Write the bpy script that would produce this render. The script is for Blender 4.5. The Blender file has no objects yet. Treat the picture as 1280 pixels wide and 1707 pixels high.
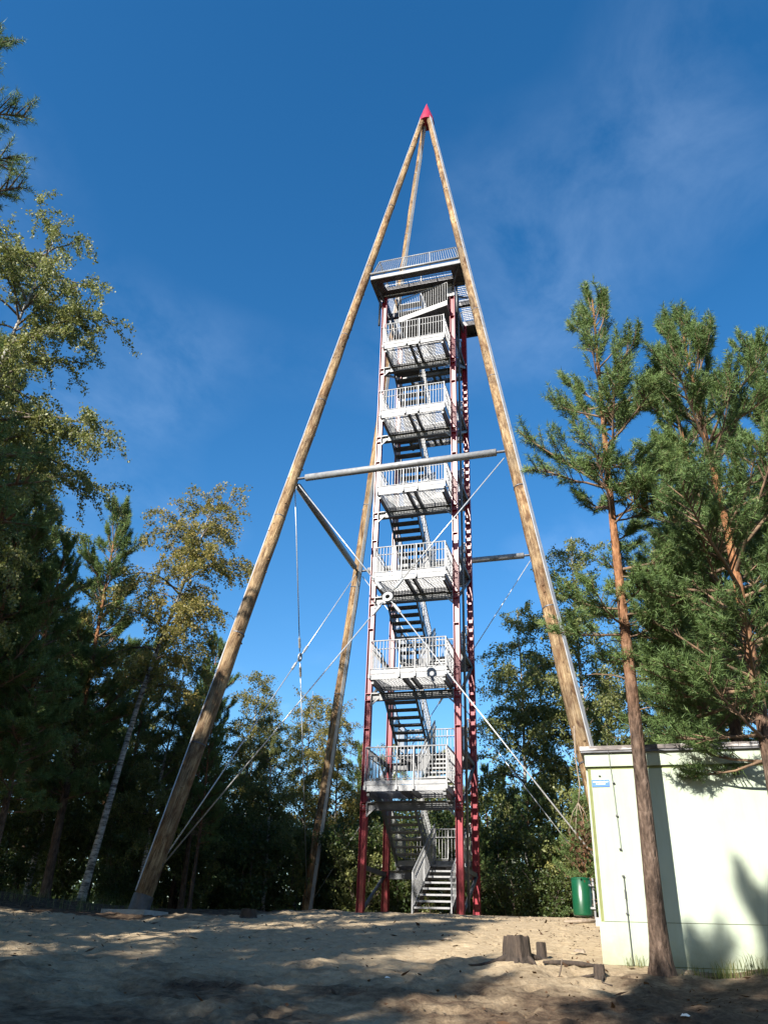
import bpy, math, random
import numpy as np
from mathutils import Vector, Matrix

# ------------------------------------------------------------------ camera, sky, sun, exposure
SC = bpy.context.scene
COL = SC.collection
cam_d = bpy.data.cameras.new('camera'); cam = bpy.data.objects.new('camera', cam_d); COL.objects.link(cam)
FPX = 1327.0
def _camera_axes():
    Z = np.array([86.0, -2382.5, FPX]); Z /= np.linalg.norm(Z)
    t = 1075 - 640.0; y = -(Z[0]*t + Z[2]*FPX)/Z[1]
    Y = np.array([t, y, FPX]); Y /= np.linalg.norm(Y)
    X = np.cross(Y, Z)
    return X, Y, Z
_X, _Y, _Z = _camera_axes()
right = Vector((_X[0], _Y[0], _Z[0])); down = Vector((_X[1], _Y[1], _Z[1])); fwd = Vector((_X[2], _Y[2], _Z[2]))
M = Matrix.Identity(4)
for i in range(3):
    M[i][0] = right[i]; M[i][1] = -down[i]; M[i][2] = -fwd[i]
cam.matrix_world = M
cam_d.sensor_fit = 'HORIZONTAL'; cam_d.sensor_width = 36.0; cam_d.lens = FPX/1280*36
cam_d.clip_start = 0.1; cam_d.clip_end = 3000
SC.camera = cam

SUN_AZ, SUN_EL = 16.0, 30.0           # degrees left of straight behind the camera's tower axis, height
world = bpy.data.worlds.new('World'); SC.world = world; world.use_nodes = True
wn = world.node_tree.nodes; wl = world.node_tree.links; wn.clear()
sky = wn.new('ShaderNodeTexSky'); sky.sky_type = 'NISHITA'; sky.sun_disc = False
sky.sun_elevation = math.radians(SUN_EL); sky.sun_rotation = math.radians(180 + SUN_AZ)
sky.altitude = 100; sky.air_density = 1.0; sky.dust_density = 0.3; sky.ozone_density = 1.6
bg = wn.new('ShaderNodeBackground'); bg.inputs[1].default_value = 0.085
out = wn.new('ShaderNodeOutputWorld')
# thin cirrus on a high layer, all over the sky
tc = wn.new('ShaderNodeTexCoord'); sep = wn.new('ShaderNodeSeparateXYZ'); wl.new(tc.outputs['Generated'], sep.inputs[0])
mx = wn.new('ShaderNodeMath'); mx.operation = 'MAXIMUM'; mx.inputs[1].default_value = 0.06; wl.new(sep.outputs[2], mx.inputs[0])
dx = wn.new('ShaderNodeMath'); dx.operation = 'DIVIDE'; wl.new(sep.outputs[0], dx.inputs[0]); wl.new(mx.outputs[0], dx.inputs[1])
dy = wn.new('ShaderNodeMath'); dy.operation = 'DIVIDE'; wl.new(sep.outputs[1], dy.inputs[0]); wl.new(mx.outputs[0], dy.inputs[1])
cmb = wn.new('ShaderNodeCombineXYZ'); wl.new(dx.outputs[0], cmb.inputs[0]); wl.new(dy.outputs[0], cmb.inputs[1])
mp = wn.new('ShaderNodeMapping'); mp.inputs['Location'].default_value = (2.920, 7.452, 0); mp.inputs['Rotation'].default_value = (0, 0, 0.6); mp.inputs['Scale'].default_value = (1.0, 0.75, 1)
wl.new(cmb.outputs[0], mp.inputs[0])
n1 = wn.new('ShaderNodeTexNoise'); n1.inputs['Scale'].default_value = 1.15; n1.inputs['Detail'].default_value = 2; wl.new(mp.outputs[0], n1.inputs[0])
n2 = wn.new('ShaderNodeTexNoise'); n2.inputs['Scale'].default_value = 5.0; n2.inputs['Detail'].default_value = 8; n2.inputs['Roughness'].default_value = 0.62; n2.inputs['Distortion'].default_value = 0.25; wl.new(mp.outputs[0], n2.inputs[0])
r1 = wn.new('ShaderNodeMapRange'); r1.inputs[1].default_value = 0.50; r1.inputs[2].default_value = 0.72; wl.new(n1.outputs[0], r1.inputs[0])
r2 = wn.new('ShaderNodeMapRange'); r2.inputs[1].default_value = 0.36; r2.inputs[2].default_value = 0.75; wl.new(n2.outputs[0], r2.inputs[0])
ml = wn.new('ShaderNodeMath'); ml.operation = 'MULTIPLY'; wl.new(r1.outputs[0], ml.inputs[0]); wl.new(r2.outputs[0], ml.inputs[1])
m3 = wn.new('ShaderNodeMath'); m3.operation = 'MULTIPLY'; m3.inputs[1].default_value = 0.17; wl.new(ml.outputs[0], m3.inputs[0])
mixc = wn.new('ShaderNodeMix'); mixc.data_type = 'RGBA'; wl.new(m3.outputs[0], mixc.inputs['Factor'])
sat = wn.new('ShaderNodeHueSaturation'); sat.inputs['Saturation'].default_value = 1.38; wl.new(sky.outputs[0], sat.inputs['Color'])
wl.new(sat.outputs[0], mixc.inputs['A']); mixc.inputs['B'].default_value = (6.0, 7.6, 9.8, 1)
wl.new(mixc.outputs['Result'], bg.inputs[0]); wl.new(bg.outputs[0], out.inputs[0])

sa, se = math.radians(SUN_AZ), math.radians(SUN_EL)
SUNV = Vector((-math.sin(sa)*math.cos(se), -math.cos(sa)*math.cos(se), math.sin(se)))   # towards the sun
sun_d = bpy.data.lights.new('sun', 'SUN'); sun_d.energy = 5.0; sun_d.angle = math.radians(0.53); sun_d.color = (1.0, 0.94, 0.84)
sun = bpy.data.objects.new('sun', sun_d); COL.objects.link(sun)
sun.rotation_euler = (-SUNV).to_track_quat('-Z', 'Y').to_euler(); sun.location = (-20, -40, 40)
SC.view_settings.view_transform = 'Standard'; SC.view_settings.look = 'None'; SC.view_settings.exposure = 1.3; SC.view_settings.gamma = 1.0
SC.view_settings.use_curve_mapping = False
SC.render.engine = 'CYCLES'
SC.cycles.use_denoising = True
SC.cycles.max_bounces = 6; SC.cycles.transparent_max_bounces = 4; SC.cycles.diffuse_bounces = 3

rng = np.random.default_rng(7)

# ------------------------------------------------------------------ helpers
class MB:
    """collects simple shapes for ONE mesh"""
    def __init__(s): s.v = []; s.f = []
    def add(s, vs, fs):
        o = len(s.v); s.v += [tuple(p) for p in vs]; s.f += [tuple(i+o for i in f) for f in fs]; return s
    def box(s, x0, x1, y0, y1, z0, z1):
        vs = [(x0,y0,z0),(x1,y0,z0),(x1,y1,z0),(x0,y1,z0),(x0,y0,z1),(x1,y0,z1),(x1,y1,z1),(x0,y1,z1)]
        return s.add(vs, [(0,3,2,1),(4,5,6,7),(0,1,5,4),(1,2,6,5),(2,3,7,6),(3,0,4,7)])
    def bar(s, p, q, w, h, up=(0,0,1)):
        """box from p to q, w across, h along 'up'"""
        p, q, up = Vector(p), Vector(q), Vector(up); d = (q-p).normalized()
        a = d.cross(up)
        if a.length < 1e-4: a = d.cross(Vector((0,1,0)))
        a.normalize(); b = a.cross(d).normalized(); a = a*(w/2); b = b*(h/2)
        vs = [p-a-b, p+a-b, p+a+b, p-a+b, q-a-b, q+a-b, q+a+b, q-a+b]
        return s.add(vs, [(0,3,2,1),(4,5,6,7),(0,1,5,4),(1,2,6,5),(2,3,7,6),(3,0,4,7)])
    def tube(s, pts, rad, n=8, cap=True):
        pts = [Vector(p) for p in pts]
        if not hasattr(rad, '__len__'): rad = [rad]*len(pts)
        rings = []; prev = None
        for i, p in enumerate(pts):
            d = (pts[min(i+1, len(pts)-1)] - pts[max(i-1, 0)]).normalized()
            if prev is None:
                a = d.orthogonal().normalized()
            else:
                a = prev - d*prev.dot(d)
                a = a.normalized() if a.length > 1e-6 else d.orthogonal().normalized()
            prev = a; b = d.cross(a)
            rings.append([p + (a*math.cos(2*math.pi*k/n) + b*math.sin(2*math.pi*k/n))*rad[i] for k in range(n)])
        vs = [v for r in rings for v in r]; fs = []
        for i in range(len(pts)-1):
            for k in range(n):
                k2 = (k+1) % n
                fs.append((i*n+k, i*n+k2, (i+1)*n+k2, (i+1)*n+k))
        if cap:
            fs.append(tuple(reversed(range(n)))); fs.append(tuple(range((len(pts)-1)*n, len(pts)*n)))
        return s.add(vs, fs)
    def prism(s, poly, z0, z1):
        n = len(poly)
        vs = [(x, y, z0) for x, y in poly] + [(x, y, z1) for x, y in poly]
        fs = [tuple(reversed(range(n))), tuple(range(n, 2*n))] + [(i, (i+1) % n, n+(i+1) % n, n+i) for i in range(n)]
        return s.add(vs, fs)
    def mesh(s, name, off=(0,0,0), smooth=False):
        me = bpy.data.meshes.new(name)
        me.from_pydata([(x-off[0], y-off[1], z-off[2]) for x, y, z in s.v], [], s.f); me.update()
        if smooth: me.shade_smooth()
        return me

ORG = {}          # world origin of every parented object
def link(name, me, mat=None, parent=None, loc=None):
    o = bpy.data.objects.new(name, me); COL.objects.link(o)
    if mat is not None and not me.materials: me.materials.append(mat)
    if parent is not None: o.parent = parent
    if loc is not None: o.location = loc
    return o
def put(name, mb, mat, parent=None, smooth=False, stuff=False):
    """world-space shapes -> one mesh object under parent"""
    off = ORG[parent] if parent is not None else (0,0,0)
    o = link(name, mb.mesh(name, off, smooth), mat, parent)
    ORG[o] = off
    if stuff: o['kind'] = 'stuff'
    return o
def tag(o, label, cat, group=None):
    o['label'] = label; o['category'] = cat
    if group: o['group'] = group
    return o
def thing(name, label, cat, loc, group=None):
    o = bpy.data.objects.new(name, None); COL.objects.link(o); o.location = loc; o.empty_display_size = 0.3
    ORG[o] = tuple(loc)
    return tag(o, label, cat, group)
def fast_mesh(name, V, F, rnd=None, smooth=False):
    V = np.ascontiguousarray(V, dtype=np.float32); F = np.ascontiguousarray(F, dtype=np.int32); k = F.shape[1]
    me = bpy.data.meshes.new(name)
    me.vertices.add(len(V)); me.vertices.foreach_set('co', V.ravel())
    me.loops.add(F.size); me.loops.foreach_set('vertex_index', F.ravel())
    me.polygons.add(len(F)); me.polygons.foreach_set('loop_start', np.arange(0, F.size, k, dtype=np.int32))
    me.polygons.foreach_set('loop_total', np.full(len(F), k, dtype=np.int32))
    if rnd is not None:
        a = me.attributes.new('rnd', 'FLOAT', 'FACE'); a.data.foreach_set('value', np.ascontiguousarray(rnd, dtype=np.float32))
    me.update(calc_edges=True); me.validate()
    if smooth: me.shade_smooth()
    return me

# value noise in numpy
_NG = np.random.default_rng(3).random((256, 256))
def vnoise(x, y):
    xi = np.floor(x).astype(int); yi = np.floor(y).astype(int); fx = x-xi; fy = y-yi
    fx = fx*fx*(3-2*fx); fy = fy*fy*(3-2*fy)
    g = lambda a, b: _NG[a % 256, b % 256]
    return (g(xi,yi)*(1-fx)+g(xi+1,yi)*fx)*(1-fy) + (g(xi,yi+1)*(1-fx)+g(xi+1,yi+1)*fx)*fy - 0.5
_GU = [-400,-60,-20, 0,   5,    9,    11,   12.6, 14,  16,  19,  22,  24.5, 27,  31,  40,  60,  120, 3000]
_GZ = [-30,  -8,-3.2,-1.6,-1.05,-0.57,-0.28,-0.07,0.10,0.36,0.70,0.88,1.03, 1.06,0.98,0.4, -2.0,-9.0,-60]
def ground_base(x, y):
    x = np.asarray(x, float); y = np.asarray(y, float)
    u = np.hypot(x, np.maximum(y, 0)) + np.minimum(y, 0)
    z = np.interp(u, _GU, _GZ)
    z = z + 0.30*np.exp(-(((x+19)/3.5)**2 + ((y-17)/4)**2)) - 0.26*np.exp(-(((x+11.5)/3.5)**2+((y-18.5)/4.5)**2))
    # soil heaped round the two pines and the stump in front of the wall
    z = z + 0.10*np.exp(-(((x-1.75)/0.6)**2 + ((y-12.3)/0.6)**2)) + 0.07*np.exp(-(((x+1.66)/0.55)**2 + ((y-12.45)/0.5)**2))
    z = z - 0.10*np.exp(-(((x-1.0)/0.45)**2 + ((y-12.6)/0.5)**2))
    return z
def gz(x, y): return float(ground_base(x, y))

# ------------------------------------------------------------------ materials
def mat_new(name):
    m = bpy.data.materials.new(name); m.use_nodes = True
    nt = m.node_tree; b = nt.nodes['Principled BSDF']
    return m, nt, b
def ramp(nt, stops):
    r = nt.nodes.new('ShaderNodeValToRGB'); e = r.color_ramp.elements
    e[0].position, e[0].color = stops[0][0], (*stops[0][1], 1); e[1].position, e[1].color = stops[-1][0], (*stops[-1][1], 1)
    for p, c in stops[1:-1]:
        k = e.new(p); k.color = (*c, 1)
    return r
def noise(nt, scale, detail=4, rough=0.5, coord='Object', vscale=(1,1,1), dist=0.0):
    t = nt.nodes.new('ShaderNodeTexCoord'); m = nt.nodes.new('ShaderNodeMapping'); m.inputs['Scale'].default_value = vscale
    n = nt.nodes.new('ShaderNodeTexNoise'); n.inputs['Scale'].default_value = scale; n.inputs['Detail'].default_value = detail
    n.inputs['Roughness'].default_value = rough; n.inputs['Distortion'].default_value = dist
    nt.links.new(t.outputs[coord], m.inputs[0]); nt.links.new(m.outputs[0], n.inputs[0]); return n
def bump(nt, b, src, strength, dist):
    k = nt.nodes.new('ShaderNodeBump'); k.inputs['Strength'].default_value = strength; k.inputs['Distance'].default_value = dist
    nt.links.new(src, k.inputs['Height']); nt.links.new(k.outputs[0], b.inputs['Normal']); return k
def mottled(name, stops, scale=6, detail=5, rough=0.6, vscale=(1,1,1), bstr=0.0, bdist=0.01, metal=0.0, spec=0.5, bscale=None, coord='Object'):
    m, nt, b = mat_new(name); n = noise(nt, scale, detail, 0.6, coord, vscale)
    r = ramp(nt, stops); nt.links.new(n.outputs[0], r.inputs[0]); nt.links.new(r.outputs[0], b.inputs['Base Color'])
    b.inputs['Roughness'].default_value = rough; b.inputs['Metallic'].default_value = metal; b.inputs['Specular IOR Level'].default_value = spec
    if bstr:
        n2 = noise(nt, bscale or scale*4, 6, 0.6, coord, vscale); bump(nt, b, n2.outputs[0], bstr, bdist)
    return m
def math_node(nt, op, a, bval=None, b=None):
    k = nt.nodes.new('ShaderNodeMath'); k.operation = op; nt.links.new(a, k.inputs[0])
    if b is not None: nt.links.new(b, k.inputs[1])
    elif bval is not None: k.inputs[1].default_value = bval
    return k.outputs[0]

def leaf_material(name, stops, transl=0.35, rough=0.45, spec=0.5, objvar=0.25, tcol=(0.35,0.42,0.08)):
    m, nt, b = mat_new(name)
    a = nt.nodes.new('ShaderNodeAttribute'); a.attribute_name = 'rnd'
    oi = nt.nodes.new('ShaderNodeObjectInfo')
    s = math_node(nt, 'MULTIPLY', oi.outputs['Random'], objvar)
    f = math_node(nt, 'ADD', math_node(nt, 'MULTIPLY', a.outputs['Fac'], 1-objvar), None, s)
    r = ramp(nt, stops); nt.links.new(f, r.inputs[0]); nt.links.new(r.outputs[0], b.inputs['Base Color'])
    b.inputs['Roughness'].default_value = rough; b.inputs['Specular IOR Level'].default_value = spec
    t = nt.nodes.new('ShaderNodeBsdfTranslucent'); mc = nt.nodes.new('ShaderNodeMix'); mc.data_type = 'RGBA'; mc.inputs['Factor'].default_value = 0.4
    nt.links.new(r.outputs[0], mc.inputs['A']); mc.inputs['B'].default_value = (*tcol, 1); nt.links.new(mc.outputs['Result'], t.inputs[0])
    x = nt.nodes.new('ShaderNodeMixShader'); x.inputs[0].default_value = transl
    nt.links.new(b.outputs[0], x.inputs[1]); nt.links.new(t.outputs[0], x.inputs[2])
    nt.links.new(x.outputs[0], nt.nodes['Material Output'].inputs[0]); return m

M_BIRCH = leaf_material('birch leaf', [(0,(0.0504,0.0644,0.0196)),(0.45,(0.1190,0.1372,0.0420)),(0.8,(0.2100,0.2127,0.0700)),(1,(0.3500,0.2940,0.0910))], 0.32, 0.48, 0.40)
M_GOLD = leaf_material('autumn birch leaf', [(0,(0.0700,0.0770,0.0196)),(0.5,(0.1540,0.1400,0.0392)),(1,(0.3360,0.2380,0.0630))], 0.34, 0.55, 0.30)
M_SHRUB = leaf_material('shrub leaf', [(0,(0.0162,0.0315,0.0090)),(0.5,(0.0405,0.0648,0.0162)),(0.85,(0.0765,0.0945,0.0252)),(1,(0.1440,0.1080,0.0315))], 0.25, 0.45, 0.4)
M_NEEDLE = leaf_material('pine needle', [(0,(0.045,0.080,0.028)),(0.5,(0.105,0.165,0.052)),(0.85,(0.175,0.235,0.078)),(1,(0.25,0.20,0.075))], 0.16, 0.55, 0.25, 0.2, (0.24,0.32,0.05))
M_GRASS = leaf_material('grass', [(0,(0.05,0.075,0.02)),(0.6,(0.12,0.14,0.045)),(1,(0.32,0.26,0.12))], 0.25, 0.5, 0.3, 0.1)
M_DRY = leaf_material('dead leaf', [(0,(0.035,0.020,0.012)),(1,(0.12,0.065,0.034))], 0.15, 0.7, 0.2, 0.1, (0.3,0.15,0.05))

def pine_bark():
    m, nt, b = mat_new('pine bark')
    t = nt.nodes.new('ShaderNodeTexCoord'); sp = nt.nodes.new('ShaderNodeSeparateXYZ'); nt.links.new(t.outputs['Generated'], sp.inputs[0])
    n = noise(nt, 9, 5, 0.65, 'Object', (1.6,1.6,0.55))
    lo = ramp(nt, [(0.3,(0.0263,0.0180,0.0135)),(0.55,(0.0975,0.0675,0.0510)),(0.75,(0.1800,0.1312,0.1013))]); nt.links.new(n.outputs[0], lo.inputs[0])
    hi = ramp(nt, [(0.3,(0.0975,0.0413,0.0188)),(0.55,(0.2550,0.1200,0.0562)),(0.75,(0.3450,0.2025,0.1125))]); nt.links.new(n.outputs[0], hi.inputs[0])
    mr = nt.nodes.new('ShaderNodeMapRange'); mr.inputs[1].default_value = 0.27; mr.inputs[2].default_value = 0.52
    w = noise(nt, 3, 3); wa = math_node(nt, 'MULTIPLY', w.outputs[0], 0.15); za = math_node(nt, 'ADD', sp.outputs[2], None, wa)
    zb = math_node(nt, 'SUBTRACT', za, 0.075); nt.links.new(zb, mr.inputs[0])
    mix = nt.nodes.new('ShaderNodeMix'); mix.data_type = 'RGBA'; nt.links.new(mr.outputs[0], mix.inputs['Factor'])
    nt.links.new(lo.outputs[0], mix.inputs['A']); nt.links.new(hi.outputs[0], mix.inputs['B']); nt.links.new(mix.outputs['Result'], b.inputs['Base Color'])
    b.inputs['Roughness'].default_value = 0.9; b.inputs['Specular IOR Level'].default_value = 0.2
    v = nt.nodes.new('ShaderNodeTexVoronoi'); v.feature = 'DISTANCE_TO_EDGE'; v.inputs['Scale'].default_value = 16
    mpp = nt.nodes.new('ShaderNodeMapping'); mpp.inputs['Scale'].default_value = (1,1,0.38); nt.links.new(t.outputs['Object'], mpp.inputs[0]); nt.links.new(mpp.outputs[0], v.inputs['Vector'])
    h = math_node(nt, 'ADD', math_node(nt, 'MULTIPLY', v.outputs['Distance'], 1.5), None, n.outputs[0]); bump(nt, b, h, 0.9, 0.03)
    return m
def birch_bark():
    m, nt, b = mat_new('birch bark')
    n = noise(nt, 7, 4, 0.7, 'Object', (0.5,0.5,2.2)); r = ramp(nt, [(0.38,(0.03,0.027,0.023)),(0.47,(0.17,0.16,0.145)),(0.55,(0.32,0.31,0.285)),(0.8,(0.40,0.39,0.36))])
    nt.links.new(n.outputs[0], r.inputs[0]); nt.links.new(r.outputs[0], b.inputs['Base Color']); b.inputs['Roughness'].default_value = 0.75
    bump(nt, b, n.outputs[0], 0.4, 0.01); return m
M_PBARK, M_BBARK = pine_bark(), birch_bark()
M_TWIG = mottled('twig bark', [(0.3,(0.06,0.045,0.035)),(0.7,(0.17,0.13,0.10))], 8, rough=0.9)
M_PTWIG = mottled('pine branch bark', [(0.3,(0.07,0.045,0.03)),(0.7,(0.24,0.15,0.09))], 6, rough=0.9)

def log_material():
    m, nt, b = mat_new('peeled log')
    g = noise(nt, 5, 6, 0.7, 'Object', (5,5,0.35)); p = noise(nt, 2.2, 5, 0.7, 'Object', (2.2,2.2,0.8), 0.6); k = noise(nt, 7, 2, 0.4, 'Object', (1.5,1.5,0.7))
    base = ramp(nt, [(0.28,(0.155,0.098,0.050)),(0.5,(0.335,0.238,0.130)),(0.72,(0.520,0.415,0.265))]); nt.links.new(g.outputs[0], base.inputs[0])
    dark = ramp(nt, [(0.40,(0,0,0)),(0.62,(1,1,1))]); nt.links.new(p.outputs[0], dark.inputs[0])
    mix = nt.nodes.new('ShaderNodeMix'); mix.data_type = 'RGBA'; nt.links.new(dark.outputs[0], mix.inputs['Factor'])
    mul = nt.nodes.new('ShaderNodeMix'); mul.data_type = 'RGBA'; mul.blend_type = 'MULTIPLY'; mul.inputs['Factor'].default_value = 1; mul.inputs['B'].default_value = (0.40,0.30,0.24,1)
    nt.links.new(base.outputs[0], mul.inputs['A']); nt.links.new(mul.outputs['Result'], mix.inputs['B']); nt.links.new(base.outputs[0], mix.inputs['A'])
    wz = noise(nt, 0.55, 4, 0.6, 'Object', (1.2,1.2,0.55)); wr = ramp(nt, [(0.38,(0.50,0.50,0.52)),(0.60,(1.12,1.06,0.98))]); nt.links.new(wz.outputs[0], wr.inputs[0])
    m0 = nt.nodes.new('ShaderNodeMix'); m0.data_type = 'RGBA'; m0.blend_type = 'MULTIPLY'; m0.inputs['Factor'].default_value = 1; nt.links.new(mix.outputs['Result'], m0.inputs['A']); nt.links.new(wr.outputs[0], m0.inputs['B'])
    kn = ramp(nt, [(0.70,(1,1,1)),(0.78,(0.22,0.14,0.09))]); nt.links.new(k.outputs[0], kn.inputs[0])
    m2 = nt.nodes.new('ShaderNodeMix'); m2.data_type = 'RGBA'; m2.blend_type = 'MULTIPLY'; m2.inputs['Factor'].default_value = 1
    nt.links.new(m0.outputs['Result'], m2.inputs['A']); nt.links.new(kn.outputs[0], m2.inputs['B']); nt.links.new(m2.outputs['Result'], b.inputs['Base Color'])
    cr = noise(nt, 6, 3, 0.5, 'Object', (3.2,3.2,0.10)); cw = math_node(nt, 'ABSOLUTE', math_node(nt, 'SUBTRACT', cr.outputs[0], 0.5)); ck = ramp(nt, [(0.006,(0.16,0.12,0.10)),(0.022,(1,1,1))]); nt.links.new(cw, ck.inputs[0])
    m9 = nt.nodes.new('ShaderNodeMix'); m9.data_type = 'RGBA'; m9.blend_type = 'MULTIPLY'; m9.inputs['Factor'].default_value = 0.8; nt.links.new(m2.outputs['Result'], m9.inputs['A']); nt.links.new(ck.outputs[0], m9.inputs['B']); nt.links.new(m9.outputs['Result'], b.inputs['Base Color'])
    b.inputs['Roughness'].default_value = 0.75; b.inputs['Specular IOR Level'].default_value = 0.3
    h = math_node(nt, 'ADD', g.outputs[0], None, math_node(nt, 'MULTIPLY', p.outputs[0], 0.8)); bump(nt, b, h, 0.8, 0.035); return m
M_LOG = log_material()
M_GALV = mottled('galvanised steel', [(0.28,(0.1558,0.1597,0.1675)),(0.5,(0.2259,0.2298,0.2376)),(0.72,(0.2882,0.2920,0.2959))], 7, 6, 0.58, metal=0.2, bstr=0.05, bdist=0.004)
M_GALVD = mottled('shade-darkened galvanised steel', [(0.3,(0.0788,0.0816,0.0872)),(0.7,(0.1351,0.1407,0.1463))], 4, 4, 0.5, metal=0.4)  # darker galvanised grey: shade under landings and deck put into the colour
M_ZINC = mottled('zinc flashing', [(0.3,(0.3280,0.3362,0.3526)),(0.7,(0.4756,0.4838,0.4920))], 3, 4, 0.45, metal=0.4)
M_RED = mottled('red steel paint', [(0.3,(0.185,0.011,0.022)),(0.75,(0.255,0.017,0.032))], 3, 4, 0.34, spec=0.45, bstr=0.04, bdist=0.003)
M_CAP = mottled('red cap paint', [(0.3,(0.2796,0.0153,0.0432)),(0.75,(0.3355,0.0229,0.0559))], 3, 4, 0.4)
M_CABLE = mottled('steel rod', [(0.3,(0.42,0.43,0.44)),(0.7,(0.62,0.63,0.63))], 12, 3, 0.38, metal=0.5)
M_DARK = mottled('dark steel', [(0.3,(0.05,0.05,0.055)),(0.7,(0.11,0.11,0.12))], 5, 3, 0.5, metal=0.4)  # dark metal parts; on the plates under the deck it stands in for shade
M_CONC = mottled('concrete', [(0.3,(0.28,0.28,0.27)),(0.7,(0.44,0.43,0.41))], 6, 6, 0.9, bstr=0.3, bdist=0.01)

def wall_material():
    m, nt, b = mat_new('pale green render')
    a = noise(nt, 1.2, 4, 0.6); s = noise(nt, 2.0, 5, 0.65, 'Object', (3,3,0.5))
    r = ramp(nt, [(0.3,(0.3402,0.3906,0.3066)),(0.7,(0.3822,0.4326,0.3528))]); nt.links.new(a.outputs[0], r.inputs[0])
    d = ramp(nt, [(0.2,(0.88,0.88,0.85)),(0.55,(1,1,1))]); nt.links.new(s.outputs[0], d.inputs[0])
    x = nt.nodes.new('ShaderNodeMix'); x.data_type = 'RGBA'; x.blend_type = 'MULTIPLY'; x.inputs['Factor'].default_value = 1
    nt.links.new(r.outputs[0], x.inputs['A']); nt.links.new(d.outputs[0], x.inputs['B']); nt.links.new(x.outputs['Result'], b.inputs['Base Color'])
    b.inputs['Roughness'].default_value = 0.85; b.inputs['Specular IOR Level'].default_value = 0.2
    # splashed dirt low on the wall and grey runs under the roof
    t = nt.nodes.new('ShaderNodeNewGeometry'); sp = nt.nodes.new('ShaderNodeSeparateXYZ'); nt.links.new(t.outputs['Position'], sp.inputs[0])
    dn = noise(nt, 5, 6, 0.7, 'Object', (1,1,1)); zz = math_node(nt, 'ADD', sp.outputs[2], None, math_node(nt, 'MULTIPLY', dn.outputs[0], -0.55))
    dr = nt.nodes.new('ShaderNodeMapRange'); dr.inputs[1].default_value = -0.30; dr.inputs[2].default_value = 0.06; dr.inputs[3].default_value = 0.65; dr.inputs[4].default_value = 0.0; nt.links.new(zz, dr.inputs[0])
    dm = nt.nodes.new('ShaderNodeMix'); dm.data_type = 'RGBA'; nt.links.new(dr.outputs[0], dm.inputs['Factor']); nt.links.new(x.outputs['Result'], dm.inputs['A']); dm.inputs['B'].default_value = (0.20,0.21,0.13,1)
    nt.links.new(dm.outputs['Result'], b.inputs['Base Color'])
    f = noise(nt, 90, 3); bump(nt, b, f.outputs[0], 0.15, 0.004); return m
M_WALL = wall_material()
M_JOINT = mottled('olive joint sealant', [(0.3,(0.1200,0.1360,0.0440)),(0.7,(0.1760,0.1920,0.0720))], 6, rough=0.8)
M_ROOF = mottled('weathered roof edge', [(0.35,(0.0360,0.0304,0.0288)),(0.5,(0.1280,0.1040,0.0960)),(0.62,(0.4160,0.4080,0.4080))], 3.2, 5, 0.6, vscale=(1,1,3))
M_BLUE = mottled('blue sign enamel', [(0.3,(0.0280,0.1200,0.4800)),(0.7,(0.0400,0.1520,0.5440))], 4, rough=0.4)
M_WHITE = mottled('white sign print', [(0.3,(0.6240,0.6320,0.6400)),(0.7,(0.6720,0.6720,0.6720))], 4, rough=0.5)
M_BIN = mottled('green bin enamel', [(0.3,(0.0034,0.0546,0.0231)),(0.7,(0.0050,0.0693,0.0294))], 4, 4, 0.3, spec=0.6)
M_STUMP = mottled('stump bark', [(0.3,(0.0150,0.0108,0.0084)),(0.7,(0.0660,0.0468,0.0348))], 7, 6, 0.9, vscale=(2,2,0.6), bstr=0.9, bdist=0.03, bscale=10)
M_CUT = mottled('cut wood', [(0.3,(0.1040,0.0720,0.0480)),(0.7,(0.2240,0.1600,0.1040))], 9, 5, 0.85)
M_OLDWOOD = mottled('old grey wood', [(0.3,(0.1280,0.0960,0.0720)),(0.7,(0.2880,0.2320,0.1760))], 9, 5, 0.85, vscale=(3,3,1))
M_PAPER = mottled('paper scrap', [(0.3,(0.62,0.64,0.60)),(0.7,(0.78,0.78,0.74))], 20, rough=0.8)

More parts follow.
